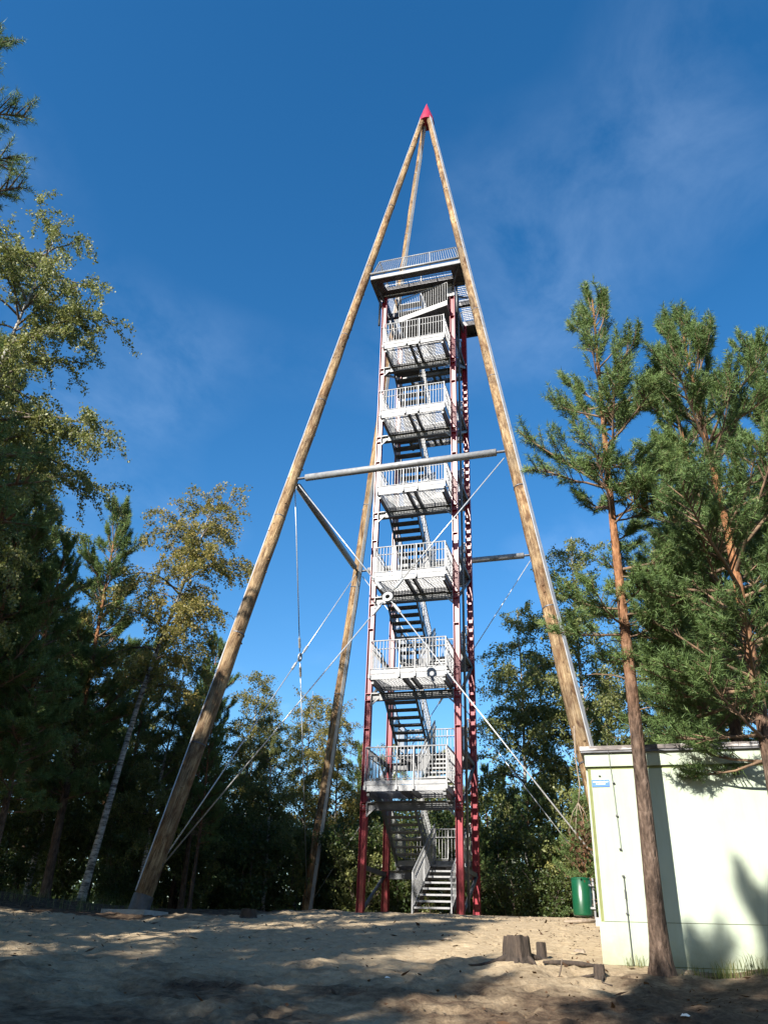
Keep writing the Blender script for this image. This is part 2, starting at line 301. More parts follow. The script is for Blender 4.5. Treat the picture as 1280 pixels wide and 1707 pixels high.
def ground_material():
    m, nt, b = mat_new('sand and forest soil')
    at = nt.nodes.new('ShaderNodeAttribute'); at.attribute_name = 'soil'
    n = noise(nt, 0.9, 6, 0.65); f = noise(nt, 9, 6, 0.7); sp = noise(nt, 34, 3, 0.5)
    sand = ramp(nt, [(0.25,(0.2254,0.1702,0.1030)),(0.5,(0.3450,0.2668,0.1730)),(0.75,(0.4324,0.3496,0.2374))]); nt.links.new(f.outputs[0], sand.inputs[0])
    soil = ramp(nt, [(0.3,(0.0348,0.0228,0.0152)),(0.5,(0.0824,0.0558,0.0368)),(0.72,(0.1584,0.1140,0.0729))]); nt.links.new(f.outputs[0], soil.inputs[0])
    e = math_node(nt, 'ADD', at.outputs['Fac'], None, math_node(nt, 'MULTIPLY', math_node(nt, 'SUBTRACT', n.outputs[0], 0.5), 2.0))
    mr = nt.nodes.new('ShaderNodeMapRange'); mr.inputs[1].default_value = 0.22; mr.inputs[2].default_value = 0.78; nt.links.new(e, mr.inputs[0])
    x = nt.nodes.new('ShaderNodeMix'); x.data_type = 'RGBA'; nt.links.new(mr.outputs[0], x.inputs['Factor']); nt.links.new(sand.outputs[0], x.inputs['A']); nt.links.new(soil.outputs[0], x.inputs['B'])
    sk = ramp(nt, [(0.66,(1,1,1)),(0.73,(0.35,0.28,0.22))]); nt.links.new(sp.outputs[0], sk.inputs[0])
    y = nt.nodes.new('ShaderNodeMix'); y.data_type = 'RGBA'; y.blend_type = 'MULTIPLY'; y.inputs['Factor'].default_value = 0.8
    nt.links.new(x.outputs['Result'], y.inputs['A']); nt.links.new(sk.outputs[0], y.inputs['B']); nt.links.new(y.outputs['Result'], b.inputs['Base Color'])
    b.inputs['Roughness'].default_value = 0.95; b.inputs['Specular IOR Level'].default_value = 0.15
    h = math_node(nt, 'ADD', f.outputs[0], None, math_node(nt, 'MULTIPLY', sp.outputs[0], 0.5)); bump(nt, b, h, 0.75, 0.03); return m
M_GROUND = ground_material()

# ------------------------------------------------------------------ ground (one sheet to the horizon)
def axis(lo, a, b, hi, step):
    fine = np.arange(a, b, step)
    l = a - np.cumsum(np.geomspace(step*1.3, (a-lo)/5, 26)); l = l*1.0
    l = np.unique(np.concatenate([l[l > lo], [lo]]))
    r = b + np.cumsum(np.geomspace(step*1.3, (hi-b)/5, 26)); r = np.unique(np.concatenate([r[r < hi], [hi]]))
    return np.concatenate([l, fine, r])
gx = axis(-600, -20, 5.5, 600, 0.10); gy = axis(-300, 7.5, 26, 1200, 0.075)
GX, GY = np.meshgrid(gx, gy)
GZ = ground_base(GX, GY)
near = np.clip(1 - np.maximum(np.abs(GX+7)-14, 0)/6, 0, 1)*np.clip((GY-4)/3, 0, 1)*np.clip((30-GY)/4, 0, 1)
rough_area = np.clip(0.35 + 0.65*(vnoise(GX*0.22+9, GY*0.22) + 0.55) - 0.8*np.clip((GX+5.5)/2.5, 0, 1)*(GY > 12.8), 0.18, 1.2)
rel = 0.15*vnoise(GX*0.7, GY*0.8) + 0.13*vnoise(GX*1.9+5, GY*2.4+3) + 0.11*np.abs(vnoise(GX*3.6+1, GY*4.4+8)) + 0.05*vnoise(GX*7.5, GY*9) + 0.026*vnoise(GX*15, GY*17)
GZ = GZ + near*rough_area*(0.72*rel-0.03)
pg = np.random.default_rng(17)                 # foot prints trodden into the sand
for q in range(1500):
    fx, fy = pg.uniform(-14, 0.5), 8 + 15*pg.random()**1.2
    if fx > -0.9 and fy > 12.3: continue
    i0, i1 = np.searchsorted(gx, (fx-0.4, fx+0.4)); j0, j1 = np.searchsorted(gy, (fy-0.4, fy+0.4))
    an = pg.normal(1.3, 0.7); U = (GX[j0:j1, i0:i1]-fx); Vv = (GY[j0:j1, i0:i1]-fy); u_ = U*math.cos(an)+Vv*math.sin(an); v_ = -U*math.sin(an)+Vv*math.cos(an)
    rr_ = (u_/0.16)**2 + (v_/0.075)**2
    GZ[j0:j1, i0:i1] += pg.uniform(0.5, 1.0)*(-0.05*np.exp(-rr_) + 0.022*np.exp(-(np.sqrt(rr_)-1.5)**2*3))
ny, nx = GX.shape
idx = np.arange(nx*ny).reshape(ny, nx)
F = np.stack([idx[:-1,:-1], idx[:-1,1:], idx[1:,1:], idx[1:,:-1]], -1).reshape(-1, 4)
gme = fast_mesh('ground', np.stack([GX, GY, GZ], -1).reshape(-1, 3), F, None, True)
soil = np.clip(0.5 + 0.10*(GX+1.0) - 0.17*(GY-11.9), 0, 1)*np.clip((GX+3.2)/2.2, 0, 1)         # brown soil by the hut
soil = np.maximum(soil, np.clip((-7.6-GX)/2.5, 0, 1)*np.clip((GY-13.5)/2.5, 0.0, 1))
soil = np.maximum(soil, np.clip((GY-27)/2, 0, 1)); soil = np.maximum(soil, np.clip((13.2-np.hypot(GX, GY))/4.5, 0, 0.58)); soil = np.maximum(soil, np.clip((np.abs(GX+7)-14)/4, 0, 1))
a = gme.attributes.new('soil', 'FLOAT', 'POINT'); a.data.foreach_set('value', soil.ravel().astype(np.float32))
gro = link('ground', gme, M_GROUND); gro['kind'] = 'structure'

# ------------------------------------------------------------------ steel stair tower
X0, X1, YF, YR = -7.58, -4.69, 24.0, 26.55
LX0, LX1 = -7.25, -4.83
ZB = 1.0
T = thing('stair_tower', 'tall open steel stair tower with red columns and galvanised landings, standing between the timber poles', 'observation tower', (-6.13, 25.27, ZB))
COLTOP = 24.42
FLOORS = [4.28 + 3.31*k for k in range(6)]            # front landings
HALF = [z-1.655 for z in FLOORS] + [FLOORS[-1]+1.655]  # rear landings
def column(x, y):
    mb = MB(); h = 0.10
    mb.box(x-h, x-h+0.016, y-h, y+h, ZB-0.1, COLTOP).box(x+h-0.016, x+h, y-h, y+h, ZB-0.1, COLTOP).box(x-h+0.016, x+h-0.016, y-0.008, y+0.008, ZB-0.1, COLTOP)
    mb.box(x-0.16, x+0.16, y-0.16, y+0.16, ZB-0.14, ZB+0.02)
    return put('column', mb, M_RED, T)
stiff = MB().box(-0.083, 0.083, -0.094, -0.009, -0.008, 0.008).mesh('stiffener'); stiff.materials.append(M_RED)
knob = MB().tube([(0,-0.02,0),(0,0,0)], 0.014, 6).mesh('bolt'); knob.materials.append(M_GALV)
for cx_, cy_ in ((X0,YF),(X1,YF),(X0,YR),(X1,YR)):
    c = column(cx_, cy_)
    lv = FLOORS if cy_ == YF else HALF
    for z in lv:
        for dz in (-0.30, -0.52, 1.9):
            if z+dz < COLTOP:
                link('stiffener', stiff, None, c, (cx_-ORG[T][0], cy_-ORG[T][1], z+dz-ORG[T][2]))
        if cy_ == YF:
            for dz in (-0.36, -0.45):
                for sx in (-0.04, 0.04):
                    link('bolt', knob, None, c, (cx_+sx-ORG[T][0], cy_-0.009-ORG[T][1], z+dz-ORG[T][2]))
# main cross beams between the columns under every landing
for k, z in enumerate(FLOORS):
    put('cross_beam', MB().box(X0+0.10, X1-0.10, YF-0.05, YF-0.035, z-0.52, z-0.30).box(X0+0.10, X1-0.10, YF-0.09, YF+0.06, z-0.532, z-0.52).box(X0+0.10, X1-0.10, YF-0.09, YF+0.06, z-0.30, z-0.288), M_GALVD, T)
    for sx, x in ((1, X0+0.10), (-1, X1-0.10)):   # haunch brackets at the ends of the beam
        mb = MB(); mb.bar((x+sx*0.01, YF-0.12, z-0.70), (x+sx*0.26, YF-0.12, z-0.46), 0.05, 0.03, (0,1,0)); mb.box(min(x, x+sx*0.24), max(x, x+sx*0.24), YF-0.135, YF-0.10, z-0.33, z-0.295); mb.box(min(x,x+sx*0.02), max(x,x+sx*0.02), YF-0.14, YF-0.06, z-0.72, z-0.29)
        put('bracket', mb, M_GALV, T)
for k, z in enumerate(HALF):
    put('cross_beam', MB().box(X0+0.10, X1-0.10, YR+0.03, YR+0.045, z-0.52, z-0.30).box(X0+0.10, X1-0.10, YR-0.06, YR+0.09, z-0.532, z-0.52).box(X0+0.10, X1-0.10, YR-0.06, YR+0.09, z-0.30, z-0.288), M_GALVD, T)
# side bracing: a diagonal tube and a girt per storey on each side
for x, sx in ((X0, -1), (X1, 1)):
    for k, z in enumerate([ZB] + FLOORS):
        top = HALF[k] - 0.45
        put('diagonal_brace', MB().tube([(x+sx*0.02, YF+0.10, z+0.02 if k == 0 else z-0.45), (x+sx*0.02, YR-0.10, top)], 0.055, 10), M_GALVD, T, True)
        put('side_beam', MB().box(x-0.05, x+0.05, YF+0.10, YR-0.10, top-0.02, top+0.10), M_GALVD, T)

rest = MB()                      # railing bars that cannot be told apart
BAL = {}
def baluster(parent, p, h):
    key = round(h, 3)
    if key not in BAL:
        me = MB().box(-0.008, 0.008, -0.008, 0.008, 0, h).mesh('baluster'); me.materials.append(M_GALV); BAL[key] = me
    link('baluster', BAL[key], None, parent, (p[0]-ORG[T][0], p[1]-ORG[T][1], p[2]-ORG[T][2]))
def landing(zf, front=True, single=True):
    """platform that sticks out 1.05 m beyond the columns"""
    s = -1 if front else 1
    yi = YF+0.15 if front else YR-0.15      # inner edge
    yo = YF-1.05 if front else YR+1.05      # outer edge
    ya, yb = min(yi, yo), max(yi, yo)
    mb = MB()
    e = 0.05
    mb.box(LX0, LX1, yo-0.03 if front else yo, yo if front else yo+0.03, zf-0.17, zf)                       # outer channel web
    mb.box(LX0, LX0+0.05, ya, yb, zf-0.17, zf-0.002).box(LX1-0.05, LX1, ya, yb, zf-0.17, zf-0.002)
    mb.box(LX0+0.05, LX1-0.05, yi-0.03, yi+0.03, zf-0.17, zf-0.03)
    xm = (LX0+LX1)/2
    L = put('landing', mb, M_GALV, T)
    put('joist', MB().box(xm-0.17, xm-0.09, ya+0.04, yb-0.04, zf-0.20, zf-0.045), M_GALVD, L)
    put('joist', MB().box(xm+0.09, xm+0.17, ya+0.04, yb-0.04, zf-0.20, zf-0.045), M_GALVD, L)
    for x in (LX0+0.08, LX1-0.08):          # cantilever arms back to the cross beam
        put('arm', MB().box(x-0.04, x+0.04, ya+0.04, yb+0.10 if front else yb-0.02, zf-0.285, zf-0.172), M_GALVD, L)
    g = MB()                                  # grating: bearing bars across, rods along
    for y in np.arange(ya+0.05, yb-0.03, 0.085): g.box(LX0+0.05, LX1-0.05, y, y+0.006, zf-0.035, zf)
    for x in np.arange(LX0+0.1, LX1-0.08, 0.11): g.box(x, x+0.006, ya+0.04, yb-0.04, zf-0.012, zf-0.004)
    put('grating', g, M_GALV, L, stuff=True)
    put('toe_board', MB().box(LX0, LX1, yo-0.046 if front else yo+0.036, yo-0.036 if front else yo+0.046, zf+0.005, zf+0.125), M_GALV, L)
    yr = yo-0.02 if front else yo+0.02
    put('top_rail', MB().tube([(LX0, yi, zf+1.08), (LX0, yr, zf+1.08), (LX1, yr, zf+1.08), (LX1, yi, zf+1.08)], 0.022, 8), M_GALV, L)
    put('hand_rail', MB().tube([(LX0+0.05, yi, zf+0.82), (LX0+0.05, yr+0.05*-s, zf+0.82), (LX1-0.05, yr+0.05*-s, zf+0.82), (LX1-0.05, yi, zf+0.82)], 0.018, 8), M_GALV, L)
    put('bottom_rail', MB().bar((LX0, yr, zf+0.17), (LX1, yr, zf+0.17), 0.03, 0.02).bar((LX0, yr, zf+0.17), (LX0, yi, zf+0.17), 0.03, 0.02).bar((LX1, yr, zf+0.17), (LX1, yi, zf+0.17), 0.03, 0.02), M_GALV, L)
    for x in (LX0, LX0+0.95, LX0+1.45, LX1):
        yy = yr + s*0.022
        put('post', MB().box(x-0.02, x+0.02, min(yy, yy+s*0.03), max(yy, yy+s*0.03), zf-0.13, zf+1.075).box(x-0.035, x+0.035, min(yy, yy+s*0.05), max(yy, yy+s*0.05), zf-0.14, zf-0.02), M_GALV, L)
    n = 23
    for i in range(1, n):
        x = LX0 + (LX1-LX0)*i/n
        if single: baluster(L, (x, yr, zf+0.175), 0.90)
        else: rest.box(x-0.008, x+0.008, yr-0.008, yr+0.008, zf+0.175, zf+1.075)
    for x in (LX0, LX1):
        for y in np.arange(ya+0.10, yb-0.02, 0.10):
            rest.box(x-0.008, x+0.008, y-0.008, y+0.008, zf+0.175, zf+1.075)
    return L
tread_me = MB().box(-0.50, 0.50, -0.135, 0.135, -0.006, 0.0).box(-0.50, 0.50, -0.14, -0.128, -0.045, 0.004).box(-0.50, 0.50, 0.124, 0.136, -0.04, 0.0).box(-0.5,-0.49,-0.128,0.124,-0.04,-0.006).box(0.49,0.5,-0.128,0.124,-0.04,-0.006)
for y in np.arange(-0.10, 0.12, 0.035): tread_me.box(-0.49, 0.49, y, y+0.005, -0.034, -0.006)
tread_me = tread_me.mesh('tread'); tread_me.materials.append(M_GALV)
def flight(xa, xb, y0, z0, y1, z1, base=False):
    xm = (xa+xb)/2
    st = 0.02
    mb = MB().bar((xa, y0, z0-0.06), (xa, y1, z1-0.10), st, 0.24).bar((xb, y0, z0-0.06), (xb, y1, z1-0.10), st, 0.24)
    Fl = put('stair_flight', mb, M_GALVD, T)
    n = 9
    for i in range(1, n):
        f = (i-0.5)/n; z = z0 + (z1-z0)*i/n
        o = link('tread', tread_me, None, Fl, (xm-ORG[T][0], y0+(y1-y0)*f-ORG[T][1], z-ORG[T][2]))
        o.scale.x = (xb-xa-st-0.004)/1.0
        if y1 < y0: o.rotation_euler.z = math.pi
    for x, sx in ((xa-0.035, -1), (xb+0.035, 1)):
        r = MB()
        r.tube([(x, y0, z0+1.06), (x, y1, z1+1.06)], 0.021, 8)
        r.bar((x, y0, z0+0.12), (x, y1, z1+0.12), 0.02, 0.03)
        r.tube([(x-sx*0.05, y0, z0+0.86), (x-sx*0.05, y1, z1+0.86)], 0.017, 6)
        for f in (0.0, 0.5, 1.0):
            yy = y0+(y1-y0)*f; zz = z0+(z1-z0)*f
            r.box(x-0.018, x+0.018, yy-0.02, yy+0.02, zz-0.15, zz+1.05)
        for f in np.linspace(0.04, 0.96, 21):
            yy = y0+(y1-y0)*f; zz = z0+(z1-z0)*f
            r.box(x-0.007, x+0.007, yy-0.007, yy+0.007, zz+0.12, zz+1.05)
        put('flight_railing', r, M_GALV, Fl, stuff=True)
    return Fl
FLY, FLR = YF+0.16, YR-0.16
for k, z in enumerate(FLOORS):
    landing(z, True, True)
for k, z in enumerate(HALF):
    landing(z, False, k < 2)
    z_low = ZB if k == 0 else FLOORS[k-1]
    flight(-5.93, -4.90, FLY - (0.55 if k == 0 else 0), z_low, FLR, z)                   # right flight: front -> rear, up
    if k < len(FLOORS): flight(-7.18, -6.15, FLR, z, FLY, FLOORS[k])                       # left flight: rear -> front, up
# last flight to the viewing deck and the splayed landing below it
PZ = 24.72
flight(-7.18, -6.15, FLR, HALF[-1], FLY+0.2, PZ)
dl = MB(); zd = 23.15
dl.bar((-6.95, 24.02, zd-0.09), (-4.80, 23.50, zd-0.09), 0.03, 0.26).bar((-6.95, 24.02, zd-0.05), (-6.95, 25.0, zd-0.05), 0.04, 0.16).bar((-4.84, 23.52, zd-0.05), (-4.84, 25.0, zd-0.05), 0.04, 0.16).bar((-6.95, 25.0, zd-0.05), (-4.84, 25.0, zd-0.05), 0.04, 0.16)
DL = put('landing', dl, M_GALV, T)
g = MB()
for i in range(22):
    f = i/22
    g.bar((-6.93, 24.06+0.92*f, zd-0.03), (-4.86, 23.56+1.40*f, zd-0.03), 0.006, 0.035)
put('shade_plate', MB().add([(-6.93,24.06,zd-0.10),(-4.86,23.56,zd-0.10),(-4.86,24.98,zd-0.10),(-6.93,24.98,zd-0.10),(-6.93,24.06,zd-0.04),(-4.86,23.56,zd-0.04),(-4.86,24.98,zd-0.04),(-6.93,24.98,zd-0.04)], [(0,3,2,1),(4,5,6,7),(0,1,5,4),(1,2,6,5),(2,3,7,6),(3,0,4,7)]), M_DARK, DL)  # solid dark plate in place of grating, its colour standing in for shade
r = MB().tube([(-6.95, 24.0, zd+1.0), (-4.80, 23.48, zd+1.0)], 0.02, 8)
for i in range(0, 22):
    f = i/21; x, y = -6.95+2.15*f, 24.0-0.52*f; r.box(x-0.008, x+0.008, y-0.008, y+0.008, zd+0.05, zd+1.0)
put('splayed_railing', r, M_GALV, DL, stuff=True)

# viewing deck
PX0, PX1, PY0, PY1 = -7.92, -4.13, 22.98, 27.35
mb = MB()
for y in (PY0, PY1): mb.box(PX0, PX1, y-0.03, y+0.03, PZ-0.22, PZ)
for x in (PX0, PX1): mb.box(x-0.03, x+0.03, PY0+0.03, PY1-0.03, PZ-0.22, PZ)
D = put('viewing_deck', mb, M_GALVD, T)
put('edge_rail', MB().tube([(PX0, PY0-0.05, PZ-0.20), (PX1, PY0-0.05, PZ-0.20)], 0.022, 8), M_GALV, D, True)
for y0, y1 in ((PY0+0.035, PY0+0.22), (YF-0.36, YF-0.075)): put('shade_soffit', MB().box(PX0+0.035, PX1-0.035, y0, y1, PZ-0.235, PZ-0.05), M_DARK, D)  # dark strips on the deck's underside, shade put into their colour
for x0, x1 in ((PX0+0.035, PX0+0.45), (PX1-0.45, PX1-0.035)): put('shade_soffit', MB().box(x0, x1, PY0+0.22, YF-0.36, PZ-0.23, PZ-0.055), M_DARK, D)
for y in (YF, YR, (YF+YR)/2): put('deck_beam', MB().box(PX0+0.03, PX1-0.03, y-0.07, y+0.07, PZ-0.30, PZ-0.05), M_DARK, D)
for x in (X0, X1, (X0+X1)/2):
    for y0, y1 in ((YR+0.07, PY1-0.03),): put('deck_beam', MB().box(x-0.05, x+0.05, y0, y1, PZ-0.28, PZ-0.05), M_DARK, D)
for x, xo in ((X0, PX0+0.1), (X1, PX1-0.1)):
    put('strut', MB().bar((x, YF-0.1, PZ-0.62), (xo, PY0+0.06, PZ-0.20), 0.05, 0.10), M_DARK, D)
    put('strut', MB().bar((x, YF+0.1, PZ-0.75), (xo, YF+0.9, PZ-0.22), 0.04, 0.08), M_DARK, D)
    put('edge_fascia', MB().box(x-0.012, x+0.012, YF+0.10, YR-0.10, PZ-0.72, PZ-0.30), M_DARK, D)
def deck_grating(x0, x1, y0, y1):
    g = MB()
    for y in np.arange(y0+0.02, y1-0.01, 0.11): g.box(x0, x1, y, y+0.006, PZ-0.04, PZ-0.003)
    for x in np.arange(x0+0.05, x1, 0.15): g.box(x, x+0.006, y0, y1, PZ-0.014, PZ-0.006)
    put('grating', g, M_GALV, D, stuff=True)
deck_grating(PX0+0.03, PX1-0.03, PY0+0.03, YF-0.07); put('shade_soffit', MB().box(PX0+0.04, PX1-0.04, YR+0.075, PY1-0.035, PZ-0.10, PZ-0.04), M_DARK, D)  # rear underside closed with a dark plate to stand in for shade
deck_grating(PX0+0.03, X0-0.06, YF+0.07, YR-0.07); deck_grating(X1+0.06, PX1-0.03, YF+0.07, YR-0.07); put('shade_soffit', MB().box(-6.05, X1-0.06, YF+0.075, YR-0.075, PZ-0.12, PZ-0.04), M_DARK, D)
put('knee_tube', MB().tube([(PX0-0.02, PY0-0.07, PZ+0.10), (PX1+0.02, PY0-0.07, PZ+0.10)], 0.055, 10), M_GALV, D, True)
put('eaves_tube', MB().tube([(X0, YF-0.17, PZ-0.36), (X1, YF-0.17, PZ-0.36)], 0.03, 8), M_GALV, D, True)
LEAN = 0.26; RH = 1.08
corners = [(PX0, PY0), (PX1, PY0), (PX1, PY1), (PX0, PY1)]
tops = [(PX0+LEAN, PY0+LEAN), (PX1-LEAN, PY0+LEAN), (PX1-LEAN, PY1-LEAN), (PX0+LEAN, PY1-LEAN)]
for i in range(4):
    j = (i+1) % 4
    a0, a1, b0, b1 = corners[i], corners[j], tops[i], tops[j]
    put('top_rail', MB().tube([(*b0, PZ+RH), (*b1, PZ+RH)], 0.024, 8), M_GALV, D, True)
    lo = lambda f, t: tuple(a0[k]+(a1[k]-a0[k])*f + ((b0[k]+(b1[k]-b0[k])*f)-(a0[k]+(a1[k]-a0[k])*f))*t for k in (0, 1))
    put('bottom_rail', MB().bar((*lo(0, 0.22), PZ+0.24), (*lo(1, 0.22), PZ+0.24), 0.03, 0.025), M_GALV, D)
    n = 36
    tops_v = []
    for q in range(0, n+1):
        f = q/n; p = (*lo(f, 0.22), PZ+0.24); t = (*lo(f, 1.0), PZ+RH)
        if q in (0, 12, 24, 36):
            put('post', MB().bar((*lo(f, 0.0), PZ-0.05), t, 0.04, 0.045, (0, 1, 0.3)), M_GALV, D)
        elif i == 0:
            put('baluster', MB().bar(p, t, 0.016, 0.016, (0, 1, 0.3)), M_GALV, D)
        else:
            rest.bar(p, t, 0.016, 0.016, (0, 1, 0.3))
# lights and conduit pipes near the top of the front columns
for x, y0 in ((X0-0.19, YF-0.12), (X1+0.2, YF-0.12)):
    put('pipe', MB().tube([(x, y0, PZ-0.42), (x, y0, PZ-1.9)], 0.045, 8), M_GALVD, T, True)
put('cover_plate', MB().box(X1-0.22, X1+0.11, YF-0.125, YF-0.105, PZ-0.95, PZ-0.38), M_GALV, T)
put('pipe', MB().tube([(X1+0.16, YF+0.35, ZB+0.1), (X1+0.16, YF+0.35, PZ-0.5)], 0.04, 8), M_GALVD, T, True)
put('railing_bars', rest, M_GALV, T, stuff=True)

# ------------------------------------------------------------------ the pyramid of four timber poles
APEX = Vector((-6.10, 25.02, 37.6)); HT = 14.0
JO = [Vector((-9.67, 21.24, HT)), Vector((-2.36, 21.14, HT)), Vector((-2.45, 28.66, HT)), Vector((-9.77, 28.71, HT))]   # pole axes at the tube ring
BASE = []
for j in JO:
    d = (j - APEX); BASE.append(APEX + d*((37.6-1.05)/(37.6-HT)))
P = thing('timber_pyramid', 'four tall peeled log poles leaning together under a red cone, tied with tubes and rods', 'timber frame', (APEX.x, APEX.y, 1.0))
LP = []
FLASH = [205, -35, -20, -40]
for i in range(4):
    b = BASE[i]; b = b.copy(); b.z = gz(b.x, b.y) - 0.1
    d = (JO[i]-APEX).normalized(); t = (b.z-APEX.z)/d.z; b = APEX + d*t
    off = Vector(((-1, 1, 1, -1)[i]*0.13, (-1, -1, 1, 1)[i]*0.13, 0))
    top = APEX + off + Vector((0, 0, -0.25)); ax = (top-b); Ln = ax.length
    rot = ax.to_track_quat('Z', 'Y')
    mb = MB(); n = 40; lr = random.Random(i)
    pts = [(lr.uniform(-.012, .012), lr.uniform(-.012, .012), Ln*k/n) for k in range(n+1)]
    rad = [(0.222-0.10*k/n)*(1+lr.uniform(-.018, .018)) for k in range(n+1)]
    mb.tube(pts, rad, 20)
    o = link('pole', mb.mesh('pole', (0,0,0), True), M_LOG, P, b - P.location); o.rotation_mode = 'QUATERNION'; o.rotation_quaternion = rot
    ORG[o] = (0,0,0)
    # splice joints: dark gap ring + steel band
    for s in np.arange(3.9, Ln-2, 4.35):
        s2 = s + lr.uniform(-.5, .5); rr = 0.222-0.10*s2/Ln
        put('band', MB().tube([(0,0,s2), (0,0,s2+0.035)], rr*1.03+0.004, 20), M_DARK, o)
    # knots left on the log
    kb = MB()
    for q in range(46):
        s2 = lr.uniform(1.5, Ln-0.5); an = lr.uniform(0, 6.283); rr = 0.222-0.10*s2/Ln
        c = Vector((math.cos(an), math.sin(an), 0))
        kb.tube([c*(rr*0.95)+Vector((0,0,s2)), c*(rr+0.022)+Vector((0,0,s2+0.012))], [0.035, 0.02], 6)
    put('knots', kb, M_LOG, o, stuff=True)
    # zinc strip along one side; its direction is fixed in world space
    w = Vector((math.cos(math.radians(FLASH[i])), math.sin(math.radians(FLASH[i])), 0.0)); lw = rot.inverted() @ w; lw.z = 0; lw.normalize()
    fm = MB(); 
    for k in range(20):
        s0, s1 = Ln*k/20+ (0.6 if k == 0 else 0.0), Ln*(k+1)/20
        r0, r1 = 0.222-0.10*s0/Ln, 0.222-0.10*s1/Ln
        fm.bar(lw*(r0*1.0+0.004)+Vector((0,0,s0)), lw*(r1*1.0+0.004)+Vector((0,0,s1)), 0.13, 0.03, lw)
    put('flashing', fm, M_ZINC, o)
    put('shoe', MB().tube([(0,0,-0.15),(0,0,0.55)], 0.252, 20), M_DARK, o)
    LP.append((b, ax.normalized()))
put('cap', MB().tube([APEX+Vector((0,0,-0.62)), APEX+Vector((0,0,-0.30)), APEX+Vector((0,0,1.02))], [0.40, 0.36, 0.006], 24), M_CAP, P)
for i in range(4):
    b = LP[i][0]
    p = put('footing', MB().box(b.x-0.62, b.x+0.55, b.y-0.55, b.y+0.55, gz(b.x,b.y)-0.5, gz(b.x,b.y)+0.10), M_CONC, P)
def on_pole(i, z): b, d = LP[i]; return b + d*((z-b.z)/d.z)
J = [on_pole(i, HT) for i in range(4)]
for i in range(4):
    j = (i+1) % 4; a, c = J[i], J[j]; d = (c-a).normalized()
    tb = put('tie_tube', MB().tube([a+d*0.45, a+d*0.46, c-d*0.46, c-d*0.45], [0.08, 0.118, 0.118, 0.08], 20), M_GALV, P, True)
    for e, s in ((a, 1), (c, -1)): put('end_pin', MB().tube([e+d*s*0.15, e+d*s*0.50], 0.045, 10), M_DARK, tb)
def rod(a, c, r=0.018):
    o = put('tie_rod', MB().tube([a, c], r, 8), M_CABLE, P, True)
    d = (c-a).normalized()
    put('fork', MB().tube([c-d*0.5, c-d*0.15], 0.045, 8), M_CABLE, o); return o
for i in range(4):
    j = (i+1) % 4
    dn = (J[j]-J[i]).normalized()
    a0, a1 = J[i]+dn*0.22+Vector((0,0,-0.25)), J[j]-dn*0.22+Vector((0,0,-0.25))
    b0, b1 = on_pole(i, 1.75)+dn*0.2, on_pole(j, 1.75)-dn*0.2
    # crossing point of the two diagonals
    A = np.array([list(b1-a0), list(-(b0-a1))]).T; s = np.linalg.lstsq(A, np.array(list(a1-a0)), rcond=None)[0]
    x = (a0+(b1-a0)*s[0] + a1+(b0-a1)*s[1])/2
    for e in (a0, a1, b0, b1):
        d = (e-x).normalized(); rod(e, x+d*0.20)
    nrm = (a1-a0).cross(b0-a0).normalized()
    ring = MB(); K = 16; u = (a1-a0).normalized(); v = nrm.cross(u)
    vs = []; fs = []
    for k in range(K):
        c_, s_ = math.cos(2*math.pi*k/K), math.sin(2*math.pi*k/K)
        for rr, hh in ((0.155, .02), (0.155, -.02), (0.07, -.02), (0.07, .02)): vs.append(x+u*(rr*c_)+v*(rr*s_)+nrm*hh)
    for k in range(K):
        m_ = (k+1) % K
        for q in range(4): fs.append((k*4+q, m_*4+q, m_*4+(q+1) % 4, k*4+(q+1) % 4))
    ring.add(vs, fs); put('tension_ring', ring, M_GALV, P)

# ------------------------------------------------------------------ pale green hut
BX0, BX1, BY0, BY1 = -0.56, 4.4, 13.0, 15.6
HUT = thing('utility_hut', 'pale mint green flat-roofed utility hut beside the two near pines', 'hut', (1.9, 14.3, 0))
put('wall', MB().box(BX0+0.03, BX1, BY0+0.03, BY1, -0.45, 2.80), M_JOINT, HUT)
W = put('panel', MB().box(BX0+0.075, BX1-0.02, BY0, BY0+0.10, 0.515, 2.590), M_WALL, HUT)
put('panel', MB().box(BX0+0.02, BX1-0.02, BY0, BY0+0.10, -0.02, 0.508), M_WALL, HUT)
put('band', MB().box(BX0, BX1, BY0-0.012, BY1+0.01, 2.635, 2.835), M_WALL, HUT)
put('side_panel', MB().box(BX0, BX0+0.04, BY0+0.10, BY1, -0.45, 2.60), M_WALL, HUT)
put('plinth', MB().box(BX0-0.02, BX1, BY0-0.03, BY0+0.12, -0.50, -0.03), M_WALL, HUT)
rf = put('roof', MB().box(BX0-0.05, BX1+0.05, BY0-0.06, BY1+0.05, 2.835, 2.865), M_DARK, HUT)
xs = BX0-0.06
while xs < BX1:
    ln = random.Random(int(xs*100)).uniform(0.8, 1.3); x2 = min(xs+ln, BX1+0.06)
    put('roof_edge', MB().box(xs, x2-0.006, BY0-0.075, BY0+0.1, 2.867, 2.93), M_ROOF, rf); xs = x2
wire = thing('lightning_conductor', 'thin wire lightning conductor clipped to the pale green hut wall', 'wire', (-0.18, 12.95, 0))
wy = BY0-0.035
put('rod', MB().tube([(-0.20, wy-0.03, 2.97), (-0.195, wy-0.03, 2.80), (-0.185, wy, 2.58), (-0.175, wy, 2.39), (-0.165, wy, 1.90), (-0.155, wy, 1.44)], 0.0035, 6), M_DARK, wire)
put('rod', MB().tube([(-0.160, wy, 1.11), (-0.160, wy, 0.60), (-0.158, wy, -0.06)], 0.0055, 6), M_DARK, wire)
for z in (2.39, 1.92, 1.46, 1.10, 0.62):
    put('clip', MB().box(-0.182, -0.148, wy-0.008, BY0, z-0.008, z+0.008), M_DARK, wire)
